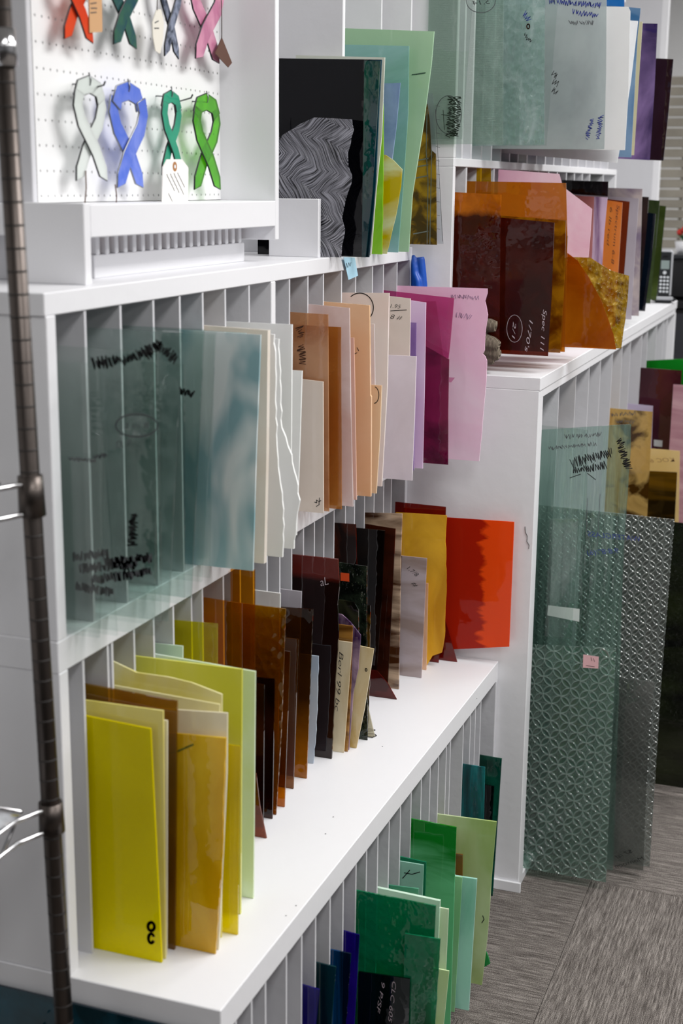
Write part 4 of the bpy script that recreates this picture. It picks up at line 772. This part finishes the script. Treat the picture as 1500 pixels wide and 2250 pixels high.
for lb, mt, fr, tl, y, k in (
 ('black glass sheet lying high behind the pink polygon', glass('black_opaque', '#08080a', .97, '#060608', '#101014', 5, trans=.02), [(1336, 399), (1335, 426), (1330, 640)], (1250, 396), 4.02, {}),
 ('pink and lilac streaked sheet behind the orange one', glass('lilac_streak', '#c0a0c8', .9, '#7c5c86', '#d4bcd8', 14, stretch=(2.5, 1, .3), trans=.4), [(1334, 434), (1326, 520), (1316, 690)], (1280, 431), 3.66, {}),
 ('dusky rose sheet left of the lilac streaked one', glass('dusky_rose', '#a05a58', .85, '#9a5450', '#b07470', 6, trans=.4), [(1305, 432), (1300, 560), (1290, 700)], (1280, 431), 3.60, {}),
 ('orange sheet with black handwriting running down it', glass('bright_orange', '#e07018', .92, '#cc6418', '#dc7c28', 5, trans=.3), [(1367, 445), (1360, 560), (1350, 720)], (1334, 440), 3.75, dict(id='F10')),
 ('russet brown sheet right of the orange one', glass('russet', '#6a2410', .95, '#5c2010', '#6c2c18', 5, trans=.1), [(1383, 443), (1374, 560), (1362, 715)], (1366, 441), 3.83, {}),
 ('pale lilac grey sheet with a bluish edge', glass('lilac_grey', '#bcb4c0', .95, '#b4acb8', '#c4bcc8', 5, trans=.3), [(1403, 436), (1394, 560), (1386, 705)], (1340, 432), 3.97, {}),
 ('blackish maroon sheet with a wavy surface', glass('black_maroon', '#1c0c0c', .95, '#0c0606', '#281412', 8, trans=.05, bump=.6), [(1425, 433), (1420, 500), (1410, 600), (1398, 687)], (1395, 431), 4.2, dict(th=.004)),
 ('near-black ink blue sheet', glass('ink_blue', '#06080c', .97, '#040608', '#0a1420', 5, trans=.02), [(1440, 470), (1430, 580), (1416, 686)], (1420, 466), 4.26, {}),
 ('olive green sheet at the end of the dark group', glass('olive_green', '#50602c', .85, '#3a4820', '#5c6c38', 8, trans=.3), [(1463, 453), (1452, 560), (1441, 661)], (1440, 450), 4.7, {}),
 ('dark moss green sheet before the olive one', glass('dark_moss', '#3a4424', .9, '#2c3620', '#4c5c38', 8, trans=.2), [(1449, 441), (1438, 560), (1428, 668)], (1430, 439), 4.55, {}),
 ('short mauve and cream streaked piece lying above the dark sheets', glass('mauve_cream', '#9c8ca0', .9, '#7c6c84', '#c8b8b4', 12, trans=.2), [(1411, 415), (1410, 430), (1404, 640)], (1345, 413), 4.09, {})):
    sh('F', lb, mt, edge_mat('#cfc0c0', .9) if 'lilac' in lb else (E_PK if 'pink' in lb else E_DK if ('black' in lb or 'dark' in lb) else E_AMB if 'orange' in lb else edge_mat('#6a5c50', .9)), fr, TL=tl, Y=y, **k)

# ---- tall sheets in the right rack (R)
sh('R', 'tall clear sheet pressed with circles and diamonds, standing on the carpet side', glass('clear_rings', '#a4c4b8', .06, '#cfe4dc', '#dcf0e8', 4, pat='rings', bump=.75, gl=1.2), E_CLR2, [(1352, 1425), (1345, 1600), (1330, 1950)], TL=(1190, 1418), Y=3.035, th=.005, back=-.74, id='G2')
sh('R', 'tall clear ribbed sheet with scribbled price, above the circle pattern', glass('clear_ribbed', '#cce0da', .12, '#8cb0a4', '#a4c4b8', 9, stretch=(6, 1, .3), bump=.7, bscale=14, bstretch=(5, 1, .5)), E_CLR2, [(1386, 932), (1384, 1000), (1370, 1200), (1345, 1940)], TL=(1225, 942), Y=3.10, back=-.74, id='G1', jag=.0008)
sh('R', 'clear greenish sheet with marker notes near its top', clr[1], E_CLR, [(1290, 945), (1288, 1100), (1262, 1925)], TL=(1222, 938), Y=3.12, back=-.74)
sh('R', 'tall clear sheet embossed with small flowers, reaching furthest out', glass('clear_floral', '#a0a8a4', .06, '#d0d8d4', '#e0e8e4', 4, pat='floral', bump=.7, gl=1.3), E_CLR2, [(1481, 1142), (1452, 1500), (1425, 1928)], TL=(1370, 1130), Y=3.15, back=-.70, th=.005, id='G3')
sh('R', 'smooth lower clear sheet with dark handwriting near the carpet', glass('clear_smooth_low', '#a8aca8', .2, '#8c908e', '#9c9e9c', 3), E_CLR2, [(1438, 1500), (1425, 1600), (1412, 1924)], TL=(1370, 1490), Y=3.125, back=-.70, id='G3b')
sh('R', 'plain clear sheet beside the rack side panel', clr[0], E_CLR, [(1270, 1140), (1250, 1500), (1230, 1930)], TL=(1195, 1140), Y=3.07, back=-.74)
sh('R', 'yellow cream wispy sheet with faint handwriting', glass('yellow_cream_wisp', '#c8a860', .65, '#d8b870', '#4c300c', 14, trans=.5, lo=.5, hi=.62), edge_mat('#c8b0b0', .9), [(1433, 905), (1429, 985), (1380, 1920)], TL=(1320, 895), Y=3.93, back=-.74, id='G4')
sh('R', 'flat golden yellow sheet corner right of the dividers', glass('golden_yellow', '#e0a818', .85, '#dca41c', '#e4b02c', 3, trans=.5), E_AMB, [(1345, 899), (1300, 1900)], TL=(1320, 896), Y=3.95, back=-.74)
sh('R', 'pale yellow cream sheet with faded lettering', glass('cream_yellow', '#e8c878', .93, '#e0bc68', '#ecd08c', 4, trans=.4), E_CREAM, [(1493, 991), (1488, 1300), (1440, 1860)], TL=(1385, 982), Y=4.14, back=-.74, id='G5')
sh('R', 'olive brown layered sheet below the cream yellow one', glass('olive_brown_streak', '#5c420c', .85, '#241a08', '#70500e', 6, stretch=(.4, 1, 3.5), trans=.3), E_DK, [(1487, 1038), (1482, 1140), (1430, 1870)], TL=(1370, 1032), Y=4.10, back=-.74)
sh('R', 'tall maroon purple sheet', glass('maroon_purple', '#5c2438', .8, '#38101c', '#54222c', 4, trans=.35), E_DK, [(1497, 814), (1490, 985), (1440, 1800)], TL=(1411, 808), Y=4.46, back=-.74, id='G6')
sh('R', 'pale violet sheet top left of the maroon one', glass('pale_violet', '#c8b8d8', .9, '#c0b0d0', '#ccc0dc', 4, trans=.4), E_LIL, [(1434, 892), (1430, 1000), (1390, 1850)], TL=(1404, 889), Y=4.38, back=-.74)
sh('R', 'vivid green sheet behind the maroon purple one', glass('vivid_green', '#0a7a14', .8, '#086a10', '#0c8a1c', 5, trans=.5), E_GRN, [(1540, 786), (1530, 1000), (1480, 1780)], TL=(1428, 792), Y=4.60, back=-.74)
sh('R', 'mauve rippled sheet at the right edge of the picture', glass('mauve_rippled', '#c08c9c', .9, '#b07c8c', '#d0a4b0', 9, stretch=(.6, 1, 2.5), trans=.4), E_PK, [(1560, 850), (1550, 1000), (1520, 1780)], TL=(1500, 846), Y=4.3, TLend=(1479, 842))
sh('R', 'large very dark green-brown sheet at the right, bottom near the carpet', glass('black_green_brown', '#0c0e06', .93, '#060604', '#1e2410', 5, stretch=(.5, 1, 2), trans=.1), E_DK, [(1600, 1160), (1570, 1400), (1530, 1742)], TL=(1365, 1135), Y=3.64, back=-.70)


# ------------------------------------------------------------------ other things
build_sheets()
I = IDS
ink(I['A1'], [circ(332, 2036, 7, 9), circ(332, 2062, 6, 10, 40, 330)], plain('dark_red_ink', '#4a1408', .6), .0022)
ink(I['A5'], [[(372, 1655), (392, 1650), (410, 1642), (424, 1636)]], plain('green_pencil', '#5c6a20', .7), .0012)
word(I['A17'], 'aL', 705, 1288, 722, 1284, 26, WINK)
word(I['A20'], 'Berl 99 bc', 745, 1432, 735, 1562, 15, INK)
ink(I['A22'], [circ(804, 1472, 2, 3)], INK, .0008)
sticker(I['A18'], [(748, 1258), (767, 1260), (767, 1278), (748, 1276)], plain('orange_label_paper', '#e8521c', .6), 'orange_sticker')
word(I['A28'], '1.7/8', 893, 1250, 915, 1268, 14); word(I['A28'], '#', 903, 1282, 911, 1292, 16)
ink(I['B5'], [[(884, 1930), (893, 1920), (900, 1912)], [(888, 1918), (905, 1921), (922, 1916)]], INK, .0008)
word(I['B9b'], 'CLC 605', 862, 2156, 852, 2245, 13, WINK); word(I['B9b'], '9 P/SF', 838, 2158, 826, 2225, 12, WINK)
ink(I['B1'], [[(1058, 2028), (1063, 2020), (1060, 2012)]], INK, .0008)
scribble(I['C4'], 692, 1106, 704, 1098, 8, 3, n=4)
scribble(I['C4'], 697, 1112, 703, 1100, 5, 4, n=3)
scribble(I['C5a'], 658, 716, 662, 742, 16, 5, plain('brown_ink', '#4a2c1c', .7)); scribble(I['C5a'], 660, 760, 666, 800, 16, 6, bpy.data.materials['brown_ink'])
ink(I['C8'], [circ(822, 868, 10, 18, -80, 90)], INK, .0007)
ink(I['C9'], [circ(790, 676, 30, 32, -130, 55)], INK, .0009)
word(I['C10'], '1.95', 857, 676, 880, 678, 12); ink(I['C10'], [[(858, 683), (893, 681)]], INK, .0006); word(I['C10'], '8 #', 857, 700, 883, 703, 14)
ink(I['C7'], [[(784, 764), (788, 771)], [(778, 778), (784, 775)]], INK, .0006)
scribble(I['C14'], 990, 650, 1050, 655, 8, 8, plain('faint_pink_ink', '#b08cac', .7)); scribble(I['C14'], 1000, 692, 1035, 696, 12, 9, bpy.data.materials['faint_pink_ink'])
# marker on the clear sheets of the middle row
ink(I['K2'], [circ(300, 935, 46, 25)], GREYINK, .0009, 'marker_circle'); word(I['K2'], '3 in 8', 272, 942, 328, 940, 18, GREYINK)
word(I['K2'], 'D. P', 256, 985, 290, 980, 22, GREYINK)
scribble(I['K1'], 203, 800, 262, 790, 24, 11, w=.0011); scribble(I['K2'], 268, 795, 330, 768, 20, 12, w=.001)
scribble(I['K3'], 318, 780, 350, 752, 26, 13, w=.0011)
scribble(I['K3'], 345, 760, 388, 790, 22, 14, w=.0009); scribble(I['K5'], 395, 858, 425, 866, 14, 15, w=.0011)
scribble(I['K2'], 292, 1130, 290, 1200, 18, 16, w=.001)
for n_, (a, b, c_, d) in enumerate(((160, 1225, 240, 1215), (175, 1250, 300, 1240), (200, 1275, 330, 1255), (230, 1235, 335, 1225), (165, 1290, 250, 1300))):
    scribble(I['K2'], a, b, c_, d, 18, 20+n_, GREYINK, .0014)
for q in ((150, 1008, 210, 1012), (205, 1005, 235, 1000)): scribble(I['K1'], *q, 8, 31, GREYINK, .0008)
# row above
ink(I['D6'], [[(905, 164), (915, 163), (934, 160)]], plain('dark_green_ink', '#3c5c48', .7), .0011)
for y in (348, 362, 386, 508): ink(I['D7'], [[(908, y+6), (940, y)]], SILVER, .0011, 'solder_line')
ink(I['D7'], [[(938, 240), (936, 330), (940, 400), (938, 536)], [(948, 330), (946, 430), (944, 536)]], SILVER, .0008, 'solder_line')
for y in range(232, 520, 30): ink(I['D8'], [[(957, y), (966, y+2)]], GREYINK, .0004, 'bevel_line')
ink(I['D8'], [[(956, 240), (961, 330), (967, 430), (972, 530)]], GREYINK, .0005, 'bevel_line')
# top right row
ink(I['E1'], [circ(1056, 2, 32, 26)], GREYINK, .0007, 'marker_circle'); word(I['E1'], '5.14', 1038, 12, 1076, 8, 14, INK, True)
ink(I['E1'], [circ(985, 252, 28, 42)], GREYINK, .0007, 'marker_circle')
for k_, x in enumerate((990, 1000, 1008)): scribble(I['E1'], x, 212, x-6, 300, 11, 40+k_, w=.0008)
ink(I['E1'], [[(973, 242), (976, 285)], [(970, 252), (990, 254)]], INK, .0006)
scribble(I['E3'], 1150, 30, 1162, 44, 14, 44, BLUEINK, .0007); scribble(I['E3'], 1152, 75, 1166, 92, 10, 45, w=.0006)
ink(I['E3'], [circ(1160, 58, 3, 5)], plain('orange_ink', '#d0703c', .7), .0012)
for k_, y in enumerate((160, 178, 196)): scribble(I['E3b'], 1214, y, 1224, y+8, 12, 50+k_, w=.0007, n=5)
scribble(I['E4'], 1205, 2, 1320, 12, 12, 60, BLUEINK, .0008); scribble(I['E4'], 1258, 26, 1312, 34, 12, 61, BLUEINK, .0008); scribble(I['E4'], 1250, 50, 1305, 50, 9, 62, GREYINK, .0006)
scribble(I['E4'], 1320, 254, 1313, 305, 10, 63, BLUEINK, .0008); scribble(I['E4'], 1301, 262, 1288, 305, 10, 64, BLUEINK, .0007)
# on the tall rack
word(I['F2'], 'Spec 111', 1193, 680, 1186, 770, 12, WINK); word(I['F2'], "1/70's", 1163, 703, 1152, 772, 12, WINK); word(I['F2'], '2/1', 1127, 706, 1124, 744, 10, WINK)
ink(I['F2'], [circ(1130, 722, 17, 30)], WINK, .0004, 'marker_circle')
word(I['F10'], 'Spectrum 6-8', 1355, 450, 1342, 580, 9, INK); word(I['F10'], '6 lb red', 1340, 455, 1332, 540, 8, INK)
# right rack
scribble(I['G1'], 1255, 1018, 1345, 992, 20, 70, w=.0009); scribble(I['G1'], 1258, 1036, 1330, 1022, 16, 71, w=.0009); ink(I['G1'], [[(1252, 1050), (1275, 1042)], [(1290, 1040), (1308, 1054)]], INK, .0009)
scribble(I['G1'], 1240, 960, 1320, 955, 9, 72, GREYINK, .0006); scribble(I['G1'], 1205, 985, 1310, 975, 8, 73, GREYINK, .0006)
scribble(I['G1'], 1360, 965, 1380, 1030, 16, 74, w=.0011)
ink(I['G1'], [[(1290, 1095), (1287, 1180)], [(1318, 1085), (1312, 1200)]], GREYINK, .0005)
word(I['G1'], 'WATERGLASS', 1290, 1178, 1405, 1190, 16, BLUEINK, True); word(I['G1'], '9.8/8"/(6)', 1290, 1220, 1358, 1215, 16, BLUEINK, True)
word(I['G3b'], 'Monsoon', 1352, 1908, 1416, 1890, 14, INK, True); word(I['G3b'], '$7 /sf', 1352, 1888, 1390, 1872, 12, INK, True)
sticker(I['G2'], [(1281, 1438), (1315, 1443), (1314, 1469), (1280, 1467)], plain('pink_label_paper', '#e8b8bc', .6), 'price_sticker', [[(1298, 1444), (1300, 1452)], [(1303, 1446), (1306, 1454)], [(1287, 1462), (1306, 1465)]])
sticker(I['G1'], [(1204, 1330), (1273, 1338), (1272, 1366), (1202, 1352)], plain('white_label_paper', '#d4dcd8', .6), 'white_label')
scribble(I['G4'], 1340, 912, 1395, 908, 8, 80, GREYINK, .0006); scribble(I['G4'], 1352, 926, 1392, 926, 8, 81, GREYINK, .0006)
word(I['G5'], 'KOC 69 M', 1398, 1018, 1482, 1014, 13, plain('faded_brown_ink', '#a07c50', .7), True)
sticker(I['G6'], [(1436, 966), (1455, 968), (1454, 982), (1436, 980)], bpy.data.materials['white_label_paper'])

# sticky note on the stepped rack's top board
Y_ = float(at(768, 580, X=XMID+.002)[1])
p = [at(x, y, X=XMID+.004) for x, y in ((754, 565), (779, 566), (786, 606), (765, 615))]; c = np.mean(p, 0)
o = obj('sticky_note', prism([tuple(a-c) for a in p], (1, 0, 0), .0004), [plain('pale_blue_paper', '#a9d2e6', .7)]*2, None, tuple(c)); tag(o, 'pale blue paper note hanging from the stepped rack top edge', 'paper note')
bm = bmesh.new(); q = [np.array(at(x, y, X=XMID+.0048))-c for x, y in ((760, 590), (761, 578), (764, 588), (766, 577), (769, 585), (771, 576))]; tube(bm, q, .0004, 4); obj('handwriting', bm, INK, o)

# marks on the tall rack's side panel and squiggle on the ledge
def squig(label, pts, Y=None, Z=None, r=.0006, m=INK):
    kw = dict(Y=Y) if Y is not None else dict(Z=Z)
    p = [at(x, y, **kw) for x, y in pts]; bm = bmesh.new(); tube(bm, [a-p[0] for a in p], r, 5)
    return tag(obj('thread', bm, m, None, tuple(p[0])), label, 'thread')
squig('short dark thread on the tall rack side panel, right of the orange-red sheet', [(1153, 1157), (1154, 1170), (1158, 1178), (1157, 1190), (1162, 1198), (1161, 1206)], Y=yR-.001)
o = squig('small black clip lying on the ledge below the tan sheet', [(800, 1606), (812, 1601), (824, 1604), (806, 1607), (797, 1611), (822, 1612), (827, 1616), (818, 1620), (800, 1618)], Z=.5575, r=.0009); o.name = 'dark_curl'; o['category'] = 'curl'

# gloves
def glove(label, mat, loc, segs, group=None, cuff=None):
    t = thing('glove', label, 'glove', loc, None)
    bm = bmesh.new()
    for pts, rs in segs: tube(bm, pts, rs, 10)
    me = bpy.data.meshes.new('glove_body'); bm.to_mesh(me); bm.free()
    o = obj('glove_body', me, mat, t)
    r = o.modifiers.new('r', 'REMESH'); r.mode = 'VOXEL'; r.voxel_size = .0022; r.use_smooth_shade = True
    s = o.modifiers.new('s', 'SMOOTH'); s.iterations = 4
    return t
KN = NT('knit_fabric'); pk = KN.n('ShaderNodeBsdfPrincipled', Roughness=.95); vk = coords(KN, (1, 1, 1), (0, 0, 0)); wv = KN.n('ShaderNodeTexWave', Vector=vk, Scale=120.0, Distortion=2.0)
KN.l(ramp(KN, wv.outputs[1], [(.2, lin('#4e4438')), (.7, lin('#8c8070'))]), pk.inputs['Base Color']); bk = KN.n('ShaderNodeBump', Strength=.8, Distance=.002, Height=wv.outputs[0]); KN.l(bk.outputs[0], pk.inputs['Normal']); KN.l(pk.outputs[0], KN.out.inputs[0]); KN = KN.m
gy = yR+.012
def G_(x, y, Y=gy): return Vector(map(float, at(x, y, Y=Y)))
g0 = Vector((float(at(1075, 760, Y=gy)[0]), gy, 1.2005))
def gs(pts, r): return ([G_(x, y)-g0+Vector((0, d, 0)) for x, y, d in pts], r)
glove('grey-brown knitted work glove lying on top of the tall rack', KN, g0, [
    gs([(1040, 722, .01), (1062, 716, .0), (1076, 715, 0), (1090, 718, 0)], [.014, .015, .0155, .012]),
    gs([(1040, 758, .01), (1066, 752, -.004), (1084, 757, -.004), (1097, 762, -.004)], [.018, .02, .017, .012]),
    gs([(1040, 775, .015), (1070, 772, .0), (1090, 779, 0), (1098, 782, 0)], [.016, .018, .015, .011]),
    gs([(1050, 790, .012), (1076, 790, -.002), (1086, 792, -.002)], [.011, .012, .009])])
BG = plain('blue_nitrile', '#0d4fb4', .38, bump=.15, bscale=40)
gy = yR-.03; g1 = Vector((float(at(915, 590, Y=gy)[0]), gy, float(at(915, 628, Y=gy)[2])))
def gs2(pts, r): return ([G_(x, y, gy)-g1+Vector((0, d, 0)) for x, y, d in pts], r)
glove('bright blue rubber glove hanging behind the end of the stepped rack', BG, g1, [
    gs2([(922, 565, .006), (924, 585, .006), (926, 605, .006), (928, 640, .006)], [.0085, .0092, .0092, .010]),
    gs2([(908, 560, .0), (909, 580, .0), (911, 605, .0), (912, 640, .0)], [.004, .007, .009, .010]),
    gs2([(912, 600, -.004), (918, 616, -.004), (920, 640, -.004)], [.005, .008, .010])])

# cordless phone
pl = at(1462, 655, Z=1.2, ) ; pY = float(at(1462, 662, Z=1.2)[1]); pX = float(at(1458, 650, Y=5.12)[0]); pY = 5.12
t = thing('cordless_phone', 'silver grey cordless phone upright in its black charging base on the far rack end', 'phone', (pX, pY, 1.2))
SG = plain('silver_plastic', '#a8aaae', .35); DG = plain('dark_grey_plastic', '#1d2024', .4)
def rp(w, d, h, z, y=0, tp=.0): 
    bm = bx(-w/2, w/2, y-d/2, y+d/2, z, z+h, min(w, d)*.22); return bm
obj('base', rp(.078, .07, .022, .0), DG, t); b_ = obj('base_rim', bx(-.036, .036, -.038, -.028, .012, .024, .003), SG, t)
bd_ = obj('handset', bx(-.024, .024, -.012, .014, .018, .185, .009), SG, t)
obj('faceplate', bx(-.020, .020, -.0150, -.012, .024, .178, .0012), DG, bd_)
obj('screen', bx(-.0145, .0145, -.0165, -.0150, .118, .148, .0006), plain('lcd_grey', '#8c9a98', .3), bd_)
obj('earpiece', bx(-.008, .008, -.0165, -.0150, .160, .164), BLACK, bd_)
KW = plain('pale_key_plastic', '#d4d8dc', .4)
for r_ in range(5):
    for c_ in range(3): obj('key', bx(-.0042, .0042, -.0172, -.0150, 0, .0075, .0012), KW, bd_, ((c_-1)*.0118, 0, .036+r_*.0125))
bm = bmesh.new(); tube(bm, [(0, -.0150, .106), (0, -.0180, .106)], .006, 16); obj('navigation_key', bm, KW, bd_)
obj('handset_bumper', bx(-.026, -.024, -.01, .012, .03, .17, .0008), DG, bd_)

# things beyond the far end
bY = 5.9
def px_box(name, x0, y0, x1, y1, Y, dd, m, parent, bev=.002):
    a, b = at(x0, y0, Y=Y), at(x1, y1, Y=Y); L0 = parent.location if parent else Vector((0, 0, 0))
    return obj(name, bx(float(a[0])-L0.x, float(b[0])-L0.x, Y-L0.y, Y+dd-L0.y, float(b[2])-L0.z, float(a[2])-L0.z, bev), m, parent)
bt = at(1490, 560, Y=bY); tbz = float(at(1490, 660, Y=bY)[2])
t = thing('counter', 'dark counter beyond the far end of the tall rack', 'counter', (float(bt[0])+.1, bY, 0))
obj('counter_top', bx(-.12, .9, -.05, .6, tbz-.03, tbz, .003), BLACK, t); obj('counter_body', bx(-.11, .88, -.03, .58, 0, tbz-.03, .002), DARK, t); obj('toe_kick', bx(-.115, .89, -.045, -.03, 0, .08, .002), BLACK, t)
obj('drawer_front', bx(-.10, .35, -.042, -.03, tbz-.25, tbz-.05, .003), plain('charcoal_laminate', '#2a2b30', .5), t)
t = thing('office_printer', 'boxy black machine on the dark counter at the right edge', 'printer', (float(bt[0])+.06, bY+.05, tbz))
obj('body', bx(-.1, .35, 0, .35, 0, .16, .012), BLACK, t); obj('lid', bx(-.095, .345, .01, .34, .16, .18, .006), DG, t); obj('paper_tray', bx(0, .28, -.03, .0, .02, .035, .002), SG, t); obj('control_panel', bx(.02, .25, -.012, .0, .09, .13, .003), DG, t)
pc = at(1486, 545, Y=bY+.2); z0_ = tbz+.18
t = thing('potted_plant', 'small red flowered plant with green leaves on the black machine', 'plant', (float(pc[0])+.03, bY+.2, z0_))
bm = bmesh.new(); tube(bm, [(0, 0, 0), (0, 0, .05)], [.03, .04], 16); obj('pot', bm, WHITE, t)
LG = plain('leaf_green', '#1c5a2c', .5); RD = plain('red_petal', '#c02c20', .5)
for k in range(9):
    a = k*2.4; bm = bmesh.new(); r_ = .05
    v = [bm.verts.new(q) for q in ((0, 0, .045), (r_*.5*math.cos(a)-.012*math.sin(a), r_*.5*math.sin(a)+.012*math.cos(a), .075), (r_*math.cos(a), r_*math.sin(a), .07), (r_*.5*math.cos(a)+.012*math.sin(a), r_*.5*math.sin(a)-.012*math.cos(a), .072))]; bm.faces.new(v); obj('leaf', bm, LG, t)
for k in range(4):
    bm = bmesh.new(); bmesh.ops.create_icosphere(bm, subdivisions=2, radius=.014, matrix=Matrix.Translation((-.02+.018*k, -.01*(k % 2), .085+.012*(k % 3)))); obj('flower', bm, RD, t)
# woven divider screen at the far right
WK = plain('grey_woven_cane', '#9c968a', .8, bump=.6, bscale=80, var=.25)
sx0, sx1 = float(at(1448, 300, Y=6.9)[0]), float(at(1560, 300, Y=6.9)[0]); sz0, sz1 = float(at(1470, 545, Y=6.9)[2]), float(at(1470, 165, Y=6.9)[2])
t = thing('woven_screen', 'grey woven slatted panel standing beyond the racks at the far right', 'screen', (sx0, 6.9, 0))
ns = 17
for k in range(ns):
    z = sz0+(sz1-sz0)*k/ns; obj('slat', bx(0, sx1-sx0, -.004-.004*(k % 2), .004, z, z+(sz1-sz0)/ns*.86, .002), WK, t)
for k in range(3): x = (sx1-sx0)*k/2.0; obj('upright', bx(x-.008, x+.008, .005, .02, 0, sz1, .002), WK, t)

# wire shelving at the left with its post
Yp = 1.395
pT, pB = at(2, 20, Y=Yp), at(140, 2250, Y=Yp); pM = at(75, 1000, Y=Yp)
t = thing('wire_shelving', 'chrome wire shelving unit with ribbed post at the left edge', 'shelving')
dirp = np.array(pT)-np.array(at(146, 2330, Y=Yp)); base = np.array(pT)-dirp*(pT[2]/dirp[2]); top_ = base+dirp*(2.05/dirp[2]); t.location = base; tl_ = base.copy()
bm = bmesh.new(); tube(bm, [base-tl_, top_-tl_], .0115, 20); obj('post', bm, CHROMED, t)
n_ = int(np.linalg.norm(top_-base)/.0254); bm = bmesh.new()
for k in range(n_):
    c = base+(top_-base)*(k+.5)/n_-tl_; d_ = dirp/np.linalg.norm(dirp)*.0012; tube(bm, [c-d_, c+d_], .01172, 16)
gg = obj('groove_rings', bm, plain('dark_groove', '#2a2624', .6), t); gg['kind'] = 'stuff'
def on_post(y):
    f = (y-20)/(2330-20); return np.array(pT)-dirp*f
CHB = plain('bright_chrome', '#c8c8ca', .15, metal=1)
for (ya, yb) in ((966, 1030), (1700, 1752)):
    a, b = on_post(ya), on_post(yb); dz = a-b
    bm = bmesh.new(); tube(bm, [a+dz*.25-tl_, b-dz*.1-tl_], [.0148, .0162], 20); obj('collar', bm, CHROMED, t)
    bm = bmesh.new()
    for p_ in (a, b): tube(bm, [p_-tl_+np.array([.012, 0, 0]), p_-tl_+np.array([-.004, -.012, 0]), p_-tl_+np.array([-.018, -.05, 0]), p_-tl_+np.array([-.018, -.42, 0])], .0034, 8)
    obj('shelf_rail', bm, CHB, t)
    bm = bmesh.new(); zz = dz[2]
    pts = []
    for k in range(12): pts.append(a-tl_+np.array([-.018, -.05-.032*k, -(k % 2)*zz]))
    tube(bm, pts, .0024, 6); obj('truss_wire', bm, CHB, t)
    for p_ in ((a,) if ya < 1200 else (a,)):
        for k in range(9):
            bm = bmesh.new(); tube(bm, [p_-tl_+np.array([-.022, -.03-.045*k, .003]), p_-tl_+np.array([-.45, -.03-.045*k, .003])], .0022, 6); obj('shelf_wire', bm, CHB, t)
# upper collar glimpsed at the very top left
a = on_post(95); bm = bmesh.new(); tube(bm, [a+np.array([0, 0, .022])-tl_, a-np.array([0, 0, .018])-tl_], [.0135, .0155], 20); obj('collar', bm, CHB, t)
# plastic wrapped parcel on the lower wire shelf
PWm = glass('crinkled_plastic_wrap', '#e4e6ea', .5, '#c4c6cc', '#e8eaee', 8, trans=.3, bump=1, bscale=22, gloss=.08, gl=2.5)
pz = on_post(1700); bm = bmesh.new()
bmesh.ops.create_grid(bm, x_segments=26, y_segments=26, size=.5)
for v in bm.verts:
    u, w_ = v.co.x*2, v.co.y*2; e = max(0, (1-abs(u)**5)*(1-abs(w_)**5)); v.co = Vector((v.co.x*.36, v.co.y*.34, e*.030+random.uniform(-.003, .003)))
me = bpy.data.meshes.new('parcel'); bm.to_mesh(me); bm.free()
for p_ in me.polygons: p_.use_smooth = True
o = obj('wrapped_parcel', me, PWm, None, (pz[0]-.195, pz[1]-.215, pz[2]+.008)); sd = o.modifiers.new('s', 'SOLIDIFY'); sd.thickness = .002
tag(o, 'crinkled clear plastic wrapped parcel on the lower wire shelf', 'parcel')
# dark teal sheet leaning on the end of the lower rack
tm = glass('dark_teal_opal', '#0c4858', .95, '#082830', '#145468', 6, trans=.1)
a, b = at(-60, 2172, Y=yN-.02), at(440, 2262, Y=yN-.02)
za = float(at(20, 2182, Y=yN-.02)[2]); zb_ = float(at(330, 2250, Y=yN-.02)[2])
o = obj('glass_sheet', prism([(0, 0, 0), (float(b[0]-a[0]), 0, 0), (float(b[0]-a[0]), 0, zb_-.005), (0, 0, za)], (0, -1, 0), .004), [tm, E_DKB], None, (float(a[0]), yN-.006, .0))
tag(o, 'dark teal glass sheet leaning on the near end of the long low rack', 'glass sheet')
# small scuffs of paint on the ledge
bm = bmesh.new()
for x, y in ((628, 2012), (732, 1795), (715, 1832), (650, 1990), (840, 1640), (1047, 1535)):
    c = at(x, y, Z=.5563); r_ = .0012
    v = [bm.verts.new(Vector(map(float, c))+Vector((r_*math.cos(k), r_*1.5*math.sin(k), 0))) for k in range(6)]; bm.faces.new(v)
for v in bm.verts: v.co -= Vector(A.location)
obj('paint_chips', bm, GREYINK, A)['kind'] = 'stuff'
